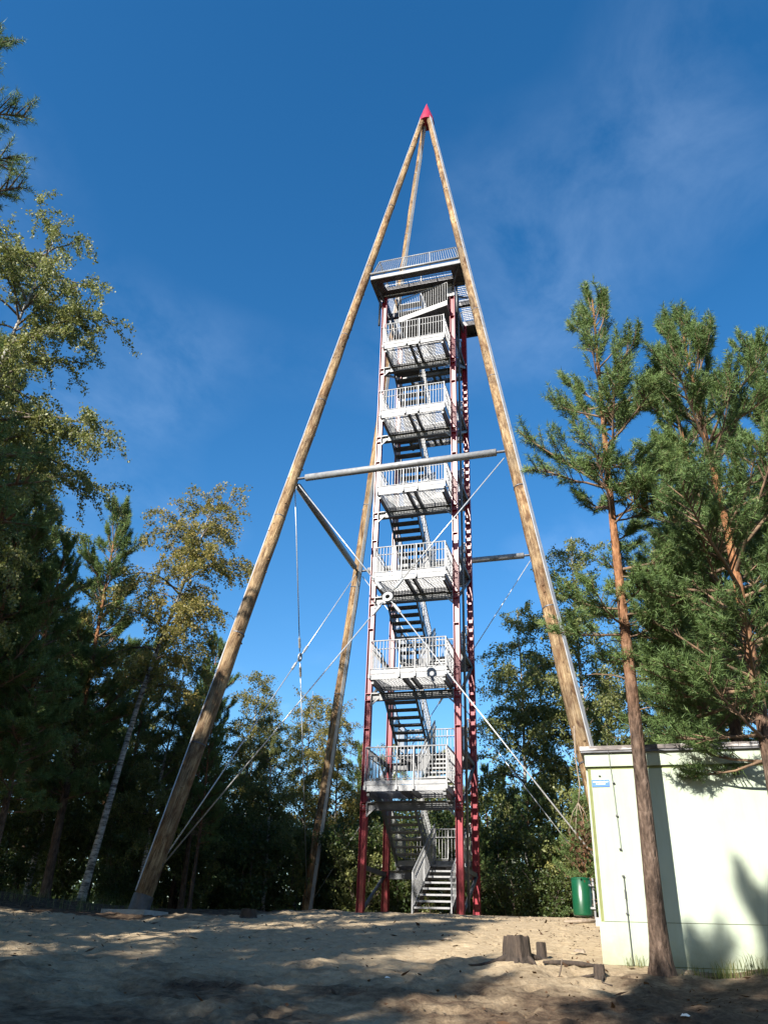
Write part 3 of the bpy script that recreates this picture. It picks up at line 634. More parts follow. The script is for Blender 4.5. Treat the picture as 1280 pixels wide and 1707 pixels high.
put('clamp', MB().tube([(-0.162, wy, 0.92), (-0.162, wy, 0.80)], 0.011, 6), M_DARK, wire)
sg = thing('blue_sign', 'small blue enamel sign with two white lines on the hut wall', 'sign', (-0.355, 12.98, 2.38))
pl = put('plate', MB().box(-0.483, -0.227, BY0-0.012, BY0-0.002, 2.335, 2.437), M_BLUE, sg)
lr = random.Random(4)
for z, x0, x1, h in ((2.405, -0.468, -0.242, 0.014), (2.374, -0.425, -0.285, 0.014)):   # two lines of small print, too small to read
    x = x0
    while x < x1:
        w = lr.uniform(0.007, 0.012); put('stroke', MB().box(x, min(x+w, x1), BY0-0.0145, BY0-0.0122, z-h/2, z+h/2+lr.choice((0, 0, 0.004))), M_WHITE, pl); x += w+lr.choice((0.0022, 0.0022, 0.0022, 0.007))
nl = tag(put('wall_nail', MB().box(-0.375, -0.345, BY0-0.03, BY0, 2.492, 2.502), M_DARK), 'tiny dark fixing on the hut wall above the blue sign', 'fixing')

# ------------------------------------------------------------------ litter bin behind the hut
bx, by = -1.14, 19.3; bz = gz(bx, by)
B = thing('litter_bin', 'dark green sheet metal litter bin on a galvanised post behind the hut', 'litter bin', (bx, by, bz))
body = MB(); K = 28
pts = [(bx, by, bz+0.13), (bx, by, bz+0.135), (bx, by, bz+0.16), (bx, by, bz+0.86), (bx, by, bz+0.865)]
body.tube(pts, [0.19, 0.202, 0.205, 0.205, 0.198], K); put('body', body, M_BIN, B, True)
put('rim', MB().tube([(bx,by,bz+0.83),(bx,by,bz+0.85)], 0.211, K), M_BIN, B)
put('post', MB().tube([(bx+0.25, by-0.05, bz-0.3), (bx+0.25, by-0.05, bz+0.86)], 0.024, 10), M_GALV, B, True)
for z in (0.28, 0.72): put('clamp', MB().box(bx+0.15, bx+0.27, by-0.12, by-0.05, bz+z-0.02, bz+z+0.02), M_GALV, B)
put('lock', MB().tube([(bx-0.02, by-0.20, bz+0.5), (bx-0.02, by-0.215, bz+0.5)], 0.012, 8), M_GALV, B)

# ------------------------------------------------------------------ stumps and roots
def stump(x, y, r, h, label, roots, seed, tilt=0.0):
    lr = random.Random(seed); z0 = gz(x, y)
    S = thing('tree_stump', label, 'stump', (x, y, z0))
    K = 22; prof = [(-0.12, 1.35), (0.02, 1.18), (0.15, 1.08), (0.5, 1.02), (0.95, 0.95), (1.0, 0.90)]
    jag = [1+lr.uniform(-.09, .09) for _ in range(K)]; tj = [lr.uniform(-.02, .02) for _ in range(K)]
    vs = []; fs = []
    for f, s in prof:
        for k in range(K):
            a = 2*math.pi*k/K; rr = r*s*jag[k]*(1+lr.uniform(-.03, .03)); zz = f*h + (tj[k]*h*2 if f > 0.9 else 0)
            vs.append((x+rr*math.cos(a)+tilt*f*h, y+rr*math.sin(a), z0+zz))
    for i in range(len(prof)-1):
        for k in range(K): fs.append((i*K+k, i*K+(k+1) % K, (i+1)*K+(k+1) % K, (i+1)*K+k))
    put('bark', MB().add(vs, fs), M_STUMP, S)
    top = vs[-K:]; put('cut_face', MB().add([(px, py, pz-0.004) for px, py, pz in top]+[(x+tilt*h, y, z0+h*0.97)], [(k, (k+1) % K, K) for k in range(K)]), M_CUT, S)
    for a, ln in roots:
        pts = []; rad = []
        for q in range(9):
            f = q/8; aa = a + 0.35*math.sin(f*3+seed); px = x+math.cos(aa)*(r*0.7+ln*f); py = y+math.sin(aa)*(r*0.7+ln*f)
            pts.append((px, py, gz(px, py)+0.05*h/0.3*(1-f)**1.5+0.01-0.03*f)); rad.append(max(0.010, r*0.30*(1-f)**1.1))
        put('root', MB().tube(pts, rad, 8), M_STUMP, S, True)
    return S
stump(-1.66, 12.40, 0.18, 0.30, 'broad dark weathered pine stump with spreading roots in the foreground sand', [(3.5, 0.6), (4.5, 0.35), (5.6, 0.3), (0.3, 0.7)], 1)
stump(-1.40, 13.05, 0.07, 0.22, 'small thin stump half hidden behind the broad stump', [], 2)
stump(-0.56, 11.85, 0.07, 0.15, 'short brown stump below the left corner of the hut', [(3.6, 0.4), (5.2, 0.35)], 3)
stump(-7.75, 16.9, 0.16, 0.16, 'low shaded stump on the sand left of the tower', [], 5)
def loose(name, label, cat, pts, r, mat):
    n = len(pts); rad = [r*(1-0.5*abs(2*i/(n-1)-1)**2) for i in range(n)]
    return tag(put(name, MB().tube([(x, y, gz(x, y)+r*0.6+dz) for x, y, dz in pts], rad, 7), mat, None, True), label, cat)
loose('surface_root', 'crooked surface root between the stump and the hut', 'root', [(-1.3, 12.3, .02), (-1.05, 12.42, .03), (-0.8, 12.4, .04), (-0.58, 12.5, .01)], 0.035, M_STUMP)
loose('twig', 'short dark twig standing in the soil right of the broad stump', 'twig', [(-1.05, 11.7, 0.0), (-1.02, 11.72, .10), (-1.0, 11.7, .2)], 0.012, M_TWIG)
loose('plank', 'weathered board lying on the sand by the bin', 'board', [(-1.5, 18.6, 0.02), (-1.1, 18.8, 0.03), (-0.85, 18.95, 0.03)], 0.04, M_OLDWOOD)
def lump(name, label, cat, x, y, s, mat, seed):
    lr = np.random.default_rng(seed); mb = MB(); K = 7
    vs = [(x+s*math.cos(6.283*k/K)*lr.uniform(.7, 1.2), y+s*0.7*math.sin(6.283*k/K)*lr.uniform(.7, 1.2), gz(x, y)+0.02+s*lr.uniform(0, .25)) for k in range(K)]
    vs2 = [(px*0.6+x*0.4, py*0.6+y*0.4, gz(x, y)+0.02+s*lr.uniform(.25, .55)) for px, py, _ in vs]
    fs = [(k, (k+1) % K, K+(k+1) % K, K+k) for k in range(K)]+[tuple(range(K, 2*K))]
    return tag(put(name, mb.add(vs+vs2, fs), mat), label, cat)
lump('paper_scrap', 'crumpled white paper scrap on the sand at the centre bottom', 'litter', -3.0, 10.7, 0.04, M_PAPER, 1)
lump('paper_scrap', 'flat pale scrap on the shaded soil below the hut', 'litter', 0.33, 9.75, 0.055, M_PAPER, 2)
lump('wood_chunk', 'broken wood chunk on the lit sand left of the hut', 'wood', -0.92, 13.9, 0.12, M_OLDWOOD, 3)
lump('bark_piece', 'flat bark piece on the lit sand below the stairs', 'bark', -3.1, 14.6, 0.08, M_OLDWOOD, 4)

# ------------------------------------------------------------------ plants: generators
def rot_frame(d):
    d = d/np.linalg.norm(d); a = np.cross(d, [0, 0, 1.0])
    if np.linalg.norm(a) < 1e-3: a = np.array([1.0, 0, 0])
    a /= np.linalg.norm(a); return d, a, np.cross(a, d)
def trunk_path(H, lean, wob, g, n=16):
    t = np.linspace(0, 1, n); px = lean[0]*t**1.15 + wob*np.sin(t*7+g.random()*6)*t*(1-t*0.4); py = lean[1]*t**1.15 + wob*np.sin(t*5.5+g.random()*6)*t*(1-t*0.4)
    return np.stack([px, py, t*H], 1)
def path_at(P_, z):
    return np.array([np.interp(z, P_[:,2], P_[:,0]), np.interp(z, P_[:,2], P_[:,1]), z])
def needles(C, A, n, ln, wd, g):
    """tufts at C with axis A -> triangles"""
    m = len(C); A = A/np.linalg.norm(A, axis=1, keepdims=True)
    r = g.normal(size=(m, n, 3)); r /= np.linalg.norm(r, axis=2, keepdims=True)
    d = r + A[:,None,:]*0.75; d /= np.linalg.norm(d, axis=2, keepdims=True)
    base = C[:,None,:] + A[:,None,:]*g.uniform(-0.09, 0.05, (m, n, 1))*(ln/0.075)
    L_ = ln*g.uniform(0.75, 1.2, (m, n, 1)); tip = base + d*L_
    s = np.cross(d, g.normal(size=(m, n, 3))); s /= np.linalg.norm(s, axis=2, keepdims=True); s *= wd/2
    V = np.stack([base-s+d*0.01, base+s+d*0.01, tip], 2).reshape(-1, 3); F_ = np.arange(len(V)).reshape(-1, 3)
    rv = np.clip(g.normal(0.5, 0.16, (m, 1)) + g.normal(0, 0.12, (m, n)), 0, 1)
    return V, F_, rv.reshape(-1)
def pine(name, H, crown, rad, seed, lean=(0,0), dens=1.0, nn=22, ln=0.075, wd=0.011, r0=0.14, dead=10, low=None, top_taper=0.62, extra=(), wob=0.10):
    g = np.random.default_rng(seed); TP = trunk_path(H, lean, wob, g)
    tr = MB(); zz = TP[:,2]/H
    tr.tube([tuple(TP[0]+np.array([0,0,-0.4])), tuple(TP[0]), tuple(TP[0]+np.array([0.004,0,0.14])), tuple(TP[0]+np.array([0.008,0,0.36]))]+[tuple(p) for p in TP[1:]], [r0*2.0, r0*1.55, r0*1.25, r0*1.06]+[r0*(1-0.88*z) for z in zz[1:]], 12)
    tme = tr.mesh(name+' trunk', (0,0,0), True); tme.materials.append(M_PBARK)
    br = MB(); C = []; A_ = []
    jobs = []
    z = crown*H
    while z < H*0.985:
        t = (z-crown*H)/(H-crown*H)
        env = rad*(1-t)**top_taper*min(1.0, 0.55+2.2*t) + 0.30
        for k in range(g.integers(3, 6)):
            if g.random() < 0.86*dens: jobs.append((z+g.uniform(-.12, .12), g.uniform(0, 6.283), env*g.uniform(0.45, 1.12), math.radians(g.uniform(-12, 22)+50*t**1.2)))
        z += g.uniform(0.24, 0.42)*(0.6+H/24)
    jobs += list(extra)
    for (z, az, L_, el) in jobs:
        p0 = path_at(TP, min(z, H*0.99)); n = 7; pts = [p0]; e = el; a = az; step = L_/n
        for q in range(n):
            pts.append(pts[-1] + step*np.array([math.cos(a)*math.cos(e), math.sin(a)*math.cos(e), math.sin(e)])); e += g.uniform(-.10, .20); a += g.uniform(-.16, .16)
        pts = np.array(pts); rb = 0.010+0.017*L_*0.7
        br.tube([tuple(p) for p in pts], [rb*(1-0.8*q/n) for q in range(n+1)], 5, False)
        m = max(5, int(L_*12.5))
        for q in range(m):
            f = 0.28+0.72*(q+g.random())/m; i = min(int(f*n), n-1); b0 = pts[i]+(pts[i+1]-pts[i])*(f*n-i); dm = pts[i+1]-pts[i]; dm /= np.linalg.norm(dm)
            sl = (0.22+0.40*L_*(1.08-f))*g.uniform(0.5, 1.15); aa = g.choice([-1, 1])*g.uniform(0.5, 1.15)
            d2 = np.array([dm[0]*math.cos(aa)-dm[1]*math.sin(aa), dm[0]*math.sin(aa)+dm[1]*math.cos(aa), dm[2]+g.uniform(-.15, .45)]); d2 /= np.linalg.norm(d2)
            e1 = b0+d2*sl+np.array([0, 0, sl*0.15]); br.tube([tuple(b0), tuple(e1)], [rb*0.35+0.002, 0.003], 3, False)
            k = max(2, int(sl/0.085))
            for w_ in range(k):
                ff = 0.35+0.65*(w_+1)/k; C.append(b0+(e1-b0)*ff + g.normal(0, 0.02, 3)); A_.append(d2+np.array([0, 0, 0.35])+g.normal(0, .25, 3))
        for w_ in range(3): C.append(pts[-1]-(pts[-1]-pts[-2])*0.35*w_); A_.append(pts[-1]-pts[-2]+np.array([0, 0, 0.03]))
    for w_ in range(5): C.append(np.array(TP[-1])-np.array([0, 0, 0.08*w_])); A_.append(np.array([0, 0, 1.0])+g.normal(0, .3, 3))
    for q in range(dead):                      # bare snags below the crown
        z = g.uniform(0.27, crown+0.12)*H; az = g.uniform(0, 6.283); L_ = g.uniform(0.15, 0.9); e = g.uniform(-.3, .35); p = path_at(TP, z); pts = [p]
        for w_ in range(5): pts.append(pts[-1]+L_/5*np.array([math.cos(az)*math.cos(e), math.sin(az)*math.cos(e), math.sin(e)])); e += g.uniform(-.3, .2); az += g.uniform(-.25, .25)
        br.tube([tuple(x) for x in pts], [0.016, 0.013, 0.011, 0.009, 0.006, 0.003], 5, False)
    bme = br.mesh(name+' branches', (0,0,0), True); bme.materials.append(M_PTWIG)
    V, F_, rv = needles(np.array(C), np.array(A_), nn, ln, wd, g)
    cme = fast_mesh(name+' crown', V, F_, rv); cme.materials.append(M_NEEDLE)
    return (tme, bme, cme)
def leaves(C, size, g, hang=0.5):
    m = len(C); n = g.normal(size=(m, 3)); n[:,2] *= 0.75; n /= np.linalg.norm(n, axis=1, keepdims=True)
    u = g.normal(size=(m, 3)); u[:,2] -= hang*2; u -= n*np.sum(u*n, 1, keepdims=True); u /= np.linalg.norm(u, axis=1, keepdims=True); v = np.cross(n, u)
    s = size*g.uniform(0.5, 1.4, (m, 1)); 
    V = np.stack([C-u*s*0.5, C-u*s*0.05+v*s*0.40, C+u*s*0.6, C-u*s*0.05-v*s*0.40], 1).reshape(-1, 3)
    return V, np.arange(4*m).reshape(-1, 4)
def birch(name, H, crown, rad, seed, lean=(0,0), nl=16000, size=0.05, r0=0.11, mat=None, droop=1.0, shape=1.0, wob=0.12, taper=0.75):
    g = np.random.default_rng(seed); TP = trunk_path(H*0.97, lean, wob, g)
    tr = MB(); zz = TP[:,2]/(H*0.97)
    tr.tube([tuple(TP[0]+np.array([0,0,-0.4]))]+[tuple(p) for p in TP], [r0*1.3]+[r0*(1-0.9*z)*(1.18 if i == 0 else 1) for i, z in enumerate(zz)], 10)
    tme = tr.mesh(name+' trunk', (0,0,0), True); tme.materials.append(M_BBARK)
    br = MB(); seg = []; wts = []
    z = crown*H
    while z < H*0.96:
        t = (z-crown*H)/(H-crown*H); env = rad*((1-t)**taper*min(1, 0.5+2.0*t*shape)) + 0.4
        L_ = env*g.uniform(0.45, 1.12); a = g.uniform(0, 6.283); e = math.radians(g.uniform(15, 55)); p = path_at(TP, min(z, H*0.96)); n = 7; pts = [p]
        for q in range(n):
            pts.append(pts[-1]+L_/n*1.15*np.array([math.cos(a)*math.cos(e), math.sin(a)*math.cos(e), math.sin(e)])); e -= g.uniform(0.02, 0.26)*droop; a += g.uniform(-.2, .2)
        rb = 0.007+0.012*L_; br.tube([tuple(x) for x in pts], [rb*(1-0.85*q/n) for q in range(n+1)], 5, False); pts = np.array(pts)
        m = max(5, int(L_*8))
        for q in range(m):
            f = 0.18+0.82*(q+g.random())/m; i = min(int(f*n), n-1); b0 = pts[i]+(pts[i+1]-pts[i])*(f*n-i); dm = pts[i+1]-pts[i]; dm = dm/np.linalg.norm(dm)
            sl = g.uniform(0.3, 0.95)*(0.55+0.25*L_); d2 = dm*0.6+g.normal(0, .55, 3); d2[2] -= 0.05; d2 /= np.linalg.norm(d2); tw = [b0]
            for w_ in range(4):
                tw.append(tw[-1]+d2*sl/4); d2 = d2+np.array([0, 0, -0.36*droop])+g.normal(0, .1, 3); d2 /= np.linalg.norm(d2)
            br.tube([tuple(x) for x in tw], [0.006, 0.005, 0.004, 0.003, 0.002], 3, False)
            for w_ in range(4): seg.append((tw[w_], tw[w_+1])); wts.append(sl)
        z += g.uniform(0.07, 0.17)*(H/14)
    bme = br.mesh(name+' branches', (0,0,0), True); bme.materials.append(M_TWIG)
    S0 = np.array([s[0] for s in seg]); S1 = np.array([s[1] for s in seg]); w = np.array(wts); w /= w.sum()
    k = g.choice(len(seg), nl, p=w); C = S0[k]+(S1[k]-S0[k])*g.random((nl, 1)) + g.normal(0, size*0.9, (nl, 3))
    V, F_ = leaves(C, size, g)
    cl = g.normal(0, .13, len(seg))[k]
    cme = fast_mesh(name+' crown', V, F_, np.clip(0.45+cl+g.normal(0, .15, nl), 0, 1)); cme.materials.append(mat or M_BIRCH)
    return (tme, bme, cme)
def shrub(name, H, rad, seed, nl=6000, size=0.07, mat=None, stems=7):
    g = np.random.default_rng(seed); br = MB(); seg = []
    for s in range(stems):
        a = g.uniform(0, 6.283); e = math.radians(g.uniform(55, 86)); p = np.array([g.normal(0, .12), g.normal(0, .12), -0.1]); L_ = H*g.uniform(0.65, 1.05); pts = [p]
        for q in range(7): pts.append(pts[-1]+L_/7*np.array([math.cos(a)*math.cos(e), math.sin(a)*math.cos(e), math.sin(e)])); e += g.uniform(-.2, .1); a += g.uniform(-.3, .3)
        br.tube([tuple(x) for x in pts], [0.022*(1-0.11*q) for q in range(8)], 5, False); pts = np.array(pts)
        for q in range(18):
            f = g.uniform(0.1, 1.0); i = min(int(f*7), 6); b0 = pts[i]+(pts[i+1]-pts[i])*(f*7-i); d = g.normal(size=3); d[2] = abs(d[2])*0.5+0.1; d /= np.linalg.norm(d)
            e1 = b0+d*rad*g.uniform(0.3, 0.9); br.tube([tuple(b0), tuple(e1)], [0.007, 0.002], 3, False); seg.append((b0, e1))
    bme = br.mesh(name+' stems', (0,0,0), True); bme.materials.append(M_TWIG)
    S0 = np.array([s[0] for s in seg]); S1 = np.array([s[1] for s in seg]); k = g.integers(0, len(seg), nl)
    C = S0[k]+(S1[k]-S0[k])*g.random((nl, 1))**0.7+g.normal(0, size*1.3, (nl, 3)); C[:,2] = np.abs(C[:,2])
    V, F_ = leaves(C, size, g, 0.2); cl = g.normal(0, .16, len(seg))[k]
    cme = fast_mesh(name+' foliage', V, F_, np.clip(0.45+cl+g.normal(0, .14, nl), 0, 1)); cme.materials.append(mat or M_SHRUB)
    return (None, bme, cme)
def plant(name, cat, meshes, x, y, label, group=None, rz=0.0, s=1.0, sz=None, dz=0.0, parts=('trunk', 'branches', 'crown')):
    t = thing(name, label, cat, (x, y, gz(x, y)+dz), group); t.rotation_euler.z = rz; t.scale = (s, s, sz or s)
    for nm, me in zip(parts, meshes):
        if me is not None: link(nm, me, None, t)
    return t

# ------------------------------------------------------------------ named trees, right
R_ = math.radians
pine_a = pine('near pine', 11.55, 0.40, 1.75, 11, (0.18, -0.05), 1.0, 30, ln=0.105, r0=0.125, dead=8, wd=0.011, wob=0.04)
plant('pine_tree', 'pine tree', pine_a, 0.20, 12.28, 'slender tall pine whose bare grey lower trunk stands in front of the hut', 'pines by the hut')
pine_b = pine('broad pine', 10.7, 0.24, 2.6, 23, (0.05, 0.1), 1.0, 28, ln=0.105, wd=0.011, r0=0.125, dead=5, extra=[(2.9, R_(200), 1.5, -.15), (3.6, R_(190), 1.6, -.1), (4.2, R_(170), 1.8, .0), (4.8, R_(215), 1.9, .0)])
plant('pine_tree', 'pine tree', pine_b, 1.98, 12.45, 'bushy pine with red trunk at the right edge, hiding the end of the hut', 'pines by the hut')
pine_c = pine('mid pine', 12.0, 0.30, 2.1, 31, (0.2, -0.2), 1.0, 20, ln=0.115, wd=0.016, r0=0.13)
pine_d = pine('dense pine', 13.5, 0.22, 2.6, 47, (-0.2, 0.1), 1.0, 19, ln=0.12, wd=0.018, r0=0.15)
plant('pine_tree', 'pine tree', pine_c, 1.55, 17.2, 'pine behind the hut roof with its orange trunk showing above the edge', 'pines behind the hut', 1.0, 0.86)
plant('pine_tree', 'pine tree', pine_d, 3.9, 16.5, 'dense pine behind the bushy pine at the far right edge', 'pines behind the hut', 2.0, 0.92)
plant('pine_tree', 'pine tree', pine_d, 2.3, 17.7, 'broad pine over the middle of the hut roof filling the gap between the near pines', 'pines behind the hut', 5.1, 1.02)
plant('pine_tree', 'pine tree', pine_c, 2.4, 20.5, 'slimmer pine further back over the hut roof, between two pine trunks', 'pines behind the hut', 4.0, 0.85)
plant('pine_tree', 'pine tree', pine_d, 5.2, 21.0, 'tall pine at the right margin behind the hut pines', 'pines behind the hut', 0.4, 0.85)
# young growth leaning over the roof
birch_a = birch('tall birch', 17.0, 0.22, 3.6, 5, (0.5, 0.2), 52000, 0.085, 0.15)
birch_b = birch('broad birch', 14.0, 0.20, 3.4, 9, (-0.6, 0.1), 48000, 0.080, 0.13, None, 1.15)
birch_c = birch('slim birch', 12.0, 0.28, 2.3, 14, (0.3, 0.2), 30000, 0.075, 0.10, M_GOLD, 1.2)
plant('birch_tree', 'birch tree', birch_a, -1.5, 33.6, 'tallest green birch directly behind the right timber pole', 'birches behind the tower', 0.5, 1.0)
plant('birch_tree', 'birch tree', birch_b, -4.0, 34.2, 'leafy birch filling the gap between the tower and the right pole', 'birches behind the tower', 2.1, 0.96)
plant('birch_tree', 'birch tree', birch_b, 1.2, 31.0, 'white stemmed birch seen just above the hut roof', 'birches behind the tower', 3.4, 0.80)
plant('birch_tree', 'birch tree', birch_a, 2.8, 36.0, 'shaded birch behind the hut pines', 'birches behind the tower', 1.4, 0.75)
plant('birch_tree', 'birch tree', birch_c, -14.2, 35.6, 'pale sparse birch crown between the rear left pole and the tower', 'birches behind the tower', 0.9, 0.92)
plant('birch_tree', 'birch tree', birch_c, -11.6, 33.2, 'crooked thin birch close to the left tower column', 'birches behind the tower', 2.9, 0.78)
# ------------------------------------------------------------------ named trees, left
birch_n = birch('near birch', 15.0, 0.28, 3.0, 21, (0.9, 0.5), 125000, 0.052, 0.12, None, 1.0, taper=0.5)
plant('birch_tree', 'birch tree', birch_n, -12.75, 10.3, 'large near birch with sunlit silvery crown at the left edge', 'birches on the left', 0.0, 1.0)
pine_n = pine('edge pine', 13.5, 0.30, 2.9, 53, (0.2, 0.0), 1.0, 24, ln=0.10, wd=0.010, r0=0.16, extra=[(10.4, R_(9), 2.65, .1), (9.3, R_(6), 2.75, -.05), (8.6, R_(12), 2.8, .05), (11.6, R_(2), 2.2, .25), (10.9, R_(14), 2.5, .1), (9.0, R_(16), 2.9, .0), (9.9, R_(18), 2.6, .0), (5.2, R_(24), 3.9, .1), (4.6, R_(30), 4.1, .05), (4.0, R_(20), 4.1, .1), (5.0, R_(14), 3.8, .0)])
plant('pine_tree', 'pine tree', pine_n, -10.15, 4.95, 'dark near pine whose branches reach in at the upper left edge', 'pines on the left', 0.0, 1.0)
birch_l = birch('leaning birch', 14.2, 0.42, 2.9, 35, (1.6, 0.9), 42000, 0.068, 0.115, M_GOLD, 1.2, 1.0, 0.2)
plant('birch_tree', 'birch tree', birch_l, -15.0, 21.5, 'leaning white birch with golden crown left of the left pole', 'birches on the left')
plant('birch_tree', 'birch tree', birch_b, -18.6, 20.9, 'rounded birch under the large near birch at the left', 'birches on the left', 0.3, 0.97)
plant('pine_tree', 'pine tree', pine_d, -16.9, 22.4, 'pointed green pine top between two birches on the left', 'pines on the left', 1.2, 0.99)
plant('birch_tree', 'birch tree', birch_c, -15.9, 33.2, 'yellowing birch close behind the left timber pole', 'birches on the left', 4.4, 0.92)
plant('pine_tree', 'pine tree', pine_c, -14.9, 27.0, 'mid green pine between the leaning birch and the left pole', 'pines on the left', 3.0, 0.82)
shade = 'shaded trees of the wood on the left'
for k, (m, x, y, s, rz) in enumerate([(pine_d, -20.5, 18.0, .92, .4), (birch_b, -17.2, 17.6, .80, 1.7), (pine_c, -21.5, 22.5, .95, 2.2), (birch_b, -19.6, 25.0, .85, 2.9), (pine_d, -22.5, 28.0, .9, 5.1), (pine_c, -18.2, 27.5, .85, .9), (birch_a, -21.0, 32.0, .7, 3.8), (pine_d, -17.0, 30.0, .72, 4.5), (birch_b, -13.4, 30.5, .60, .2), (pine_c, -24.5, 20.0, 1.0, 1.1), (pine_d, -12.2, 37.5, .62, 2.4), (birch_b, -18.0, 38.0, .7, 5.5), (birch_b, -20.0, 15.5, .75, 4.1), (pine_d, -23.0, 24.5, .95, 1.5), (birch_a, -25.5, 27.0, .75, .6), (pine_d, -18.8, 33.5, .8, 3.0), (birch_b, -15.4, 25.0, .62, 3.5), (pine_c, -13.6, 25.2, .55, 5.9), (birch_b, -24.5, 33.5, .8, 1.1), (pine_d, -20.0, 29.0, .8, 2.1)]):
    is_p = m in (pine_c, pine_d)
    plant('pine_tree' if is_p else 'birch_tree', 'pine tree' if is_p else 'birch tree', m, x, y, 'shaded pine in the dark wood on the left' if is_p else 'shaded birch in the dark wood on the left', shade, rz, s)
for k, (m, x, y, s, rz) in enumerate([(pine_c, -9.2, 39.0, .62, .3), (pine_d, -6.4, 40.0, .58, 1.2), (birch_b, -8.0, 36.0, .55, 2.2), (pine_c, -3.2, 38.5, .72, 3.3), (birch_a, -0.5, 40.0, .7, 4.2), (pine_d, -5.2, 37.0, .50, 5.5), (birch_b, -10.4, 38.0, .62, 0.8), (birch_b, 4.5, 34.0, .8, 1.9)]):
    is_p = m in (pine_c, pine_d)
    plant('pine_tree' if is_p else 'birch_tree', 'pine tree' if is_p else 'birch tree', m, x, y, 'low pine in the tree line behind the tower foot' if is_p else 'low birch in the tree line behind the tower foot', 'tree line behind the tower', rz, s)
# ------------------------------------------------------------------ trees behind the camera that shade the foreground
for k, (m, x, y, s, rz) in enumerate([(pine_d, -6.6, -3.6, 0.82, .2), (pine_d, -3.1, -3.7, 0.93, 1.4), (pine_d, -3.9, -3.7, .86, 4.9), (pine_d, 1.6, -4.6, 0.78, 2.6), (birch_b, -10.6, -3.0, 0.97, 3.3), (pine_d, -14.2, -2.2, 1.20, 4.0), (birch_a, -17.8, 0.5, 0.96, 5.0), (pine_d, -17.4, 6.5, 0.94, .9), (pine_c, -19.8, 11.0, 1.0, 2.0), (birch_b, -16.4, 10.5, 1.05, 1.0), (pine_d, -14.1, 12.6, .93, 2.4), (pine_d, -13.6, 14.3, .80, .8), (pine_c, -14.7, 16.2, .85, 3.9), (birch_b, -18.2, 14.0, 1.1, 3.0), (pine_d, -20.8, 12.5, 1.15, 3.7), (birch_b, -16.2, 14.8, .9, 4.7), (pine_d, -22.5, 16.0, 1.1, .6), (pine_d, -18.6, 9.0, 1.2, 1.3), (birch_b, -15.2, 6.0, 0.94, 2.2), (pine_d, -3.6, -8.5, 1.01, 1.9), (birch_b, -7.6, -7.5, 1.01, .3), (pine_d, -11.2, -8.0, 1.31, 3.9), (birch_b, 4.5, -3.0, 0.66, 5.2), (pine_d, 6.5, 1.5, 0.70, 4.4), (pine_c, 8.2, 6.5, 0.70, 3.6), (pine_d, -21.5, 4.5, 1.03, 5.6), (pine_d, -12.6, 1.0, 0.94, 2.8), (pine_c, -8.4, -0.6, 1.00, 5.0), (birch_a, 1.0, -9.5, 0.74, 1.0), (pine_d, -13.1, 15.4, .62, 2.0)]):
    is_p = m in (pine_c, pine_d)
    plant('pine_tree' if is_p else 'birch_tree', 'pine tree' if is_p else 'birch tree', m, x, y, ('dark pine at the left margin under the large near birch' if is_p else 'dark birch at the left margin under the large near birch') if y > 9.8 and x < 0 else ('pine of the clearing edge outside the picture, casting shade on the sand' if is_p else 'birch of the clearing edge outside the picture, casting shade on the sand'), 'dark trees at the left margin' if y > 9.8 and x < 0 else 'clearing edge behind the viewer', rz, s)
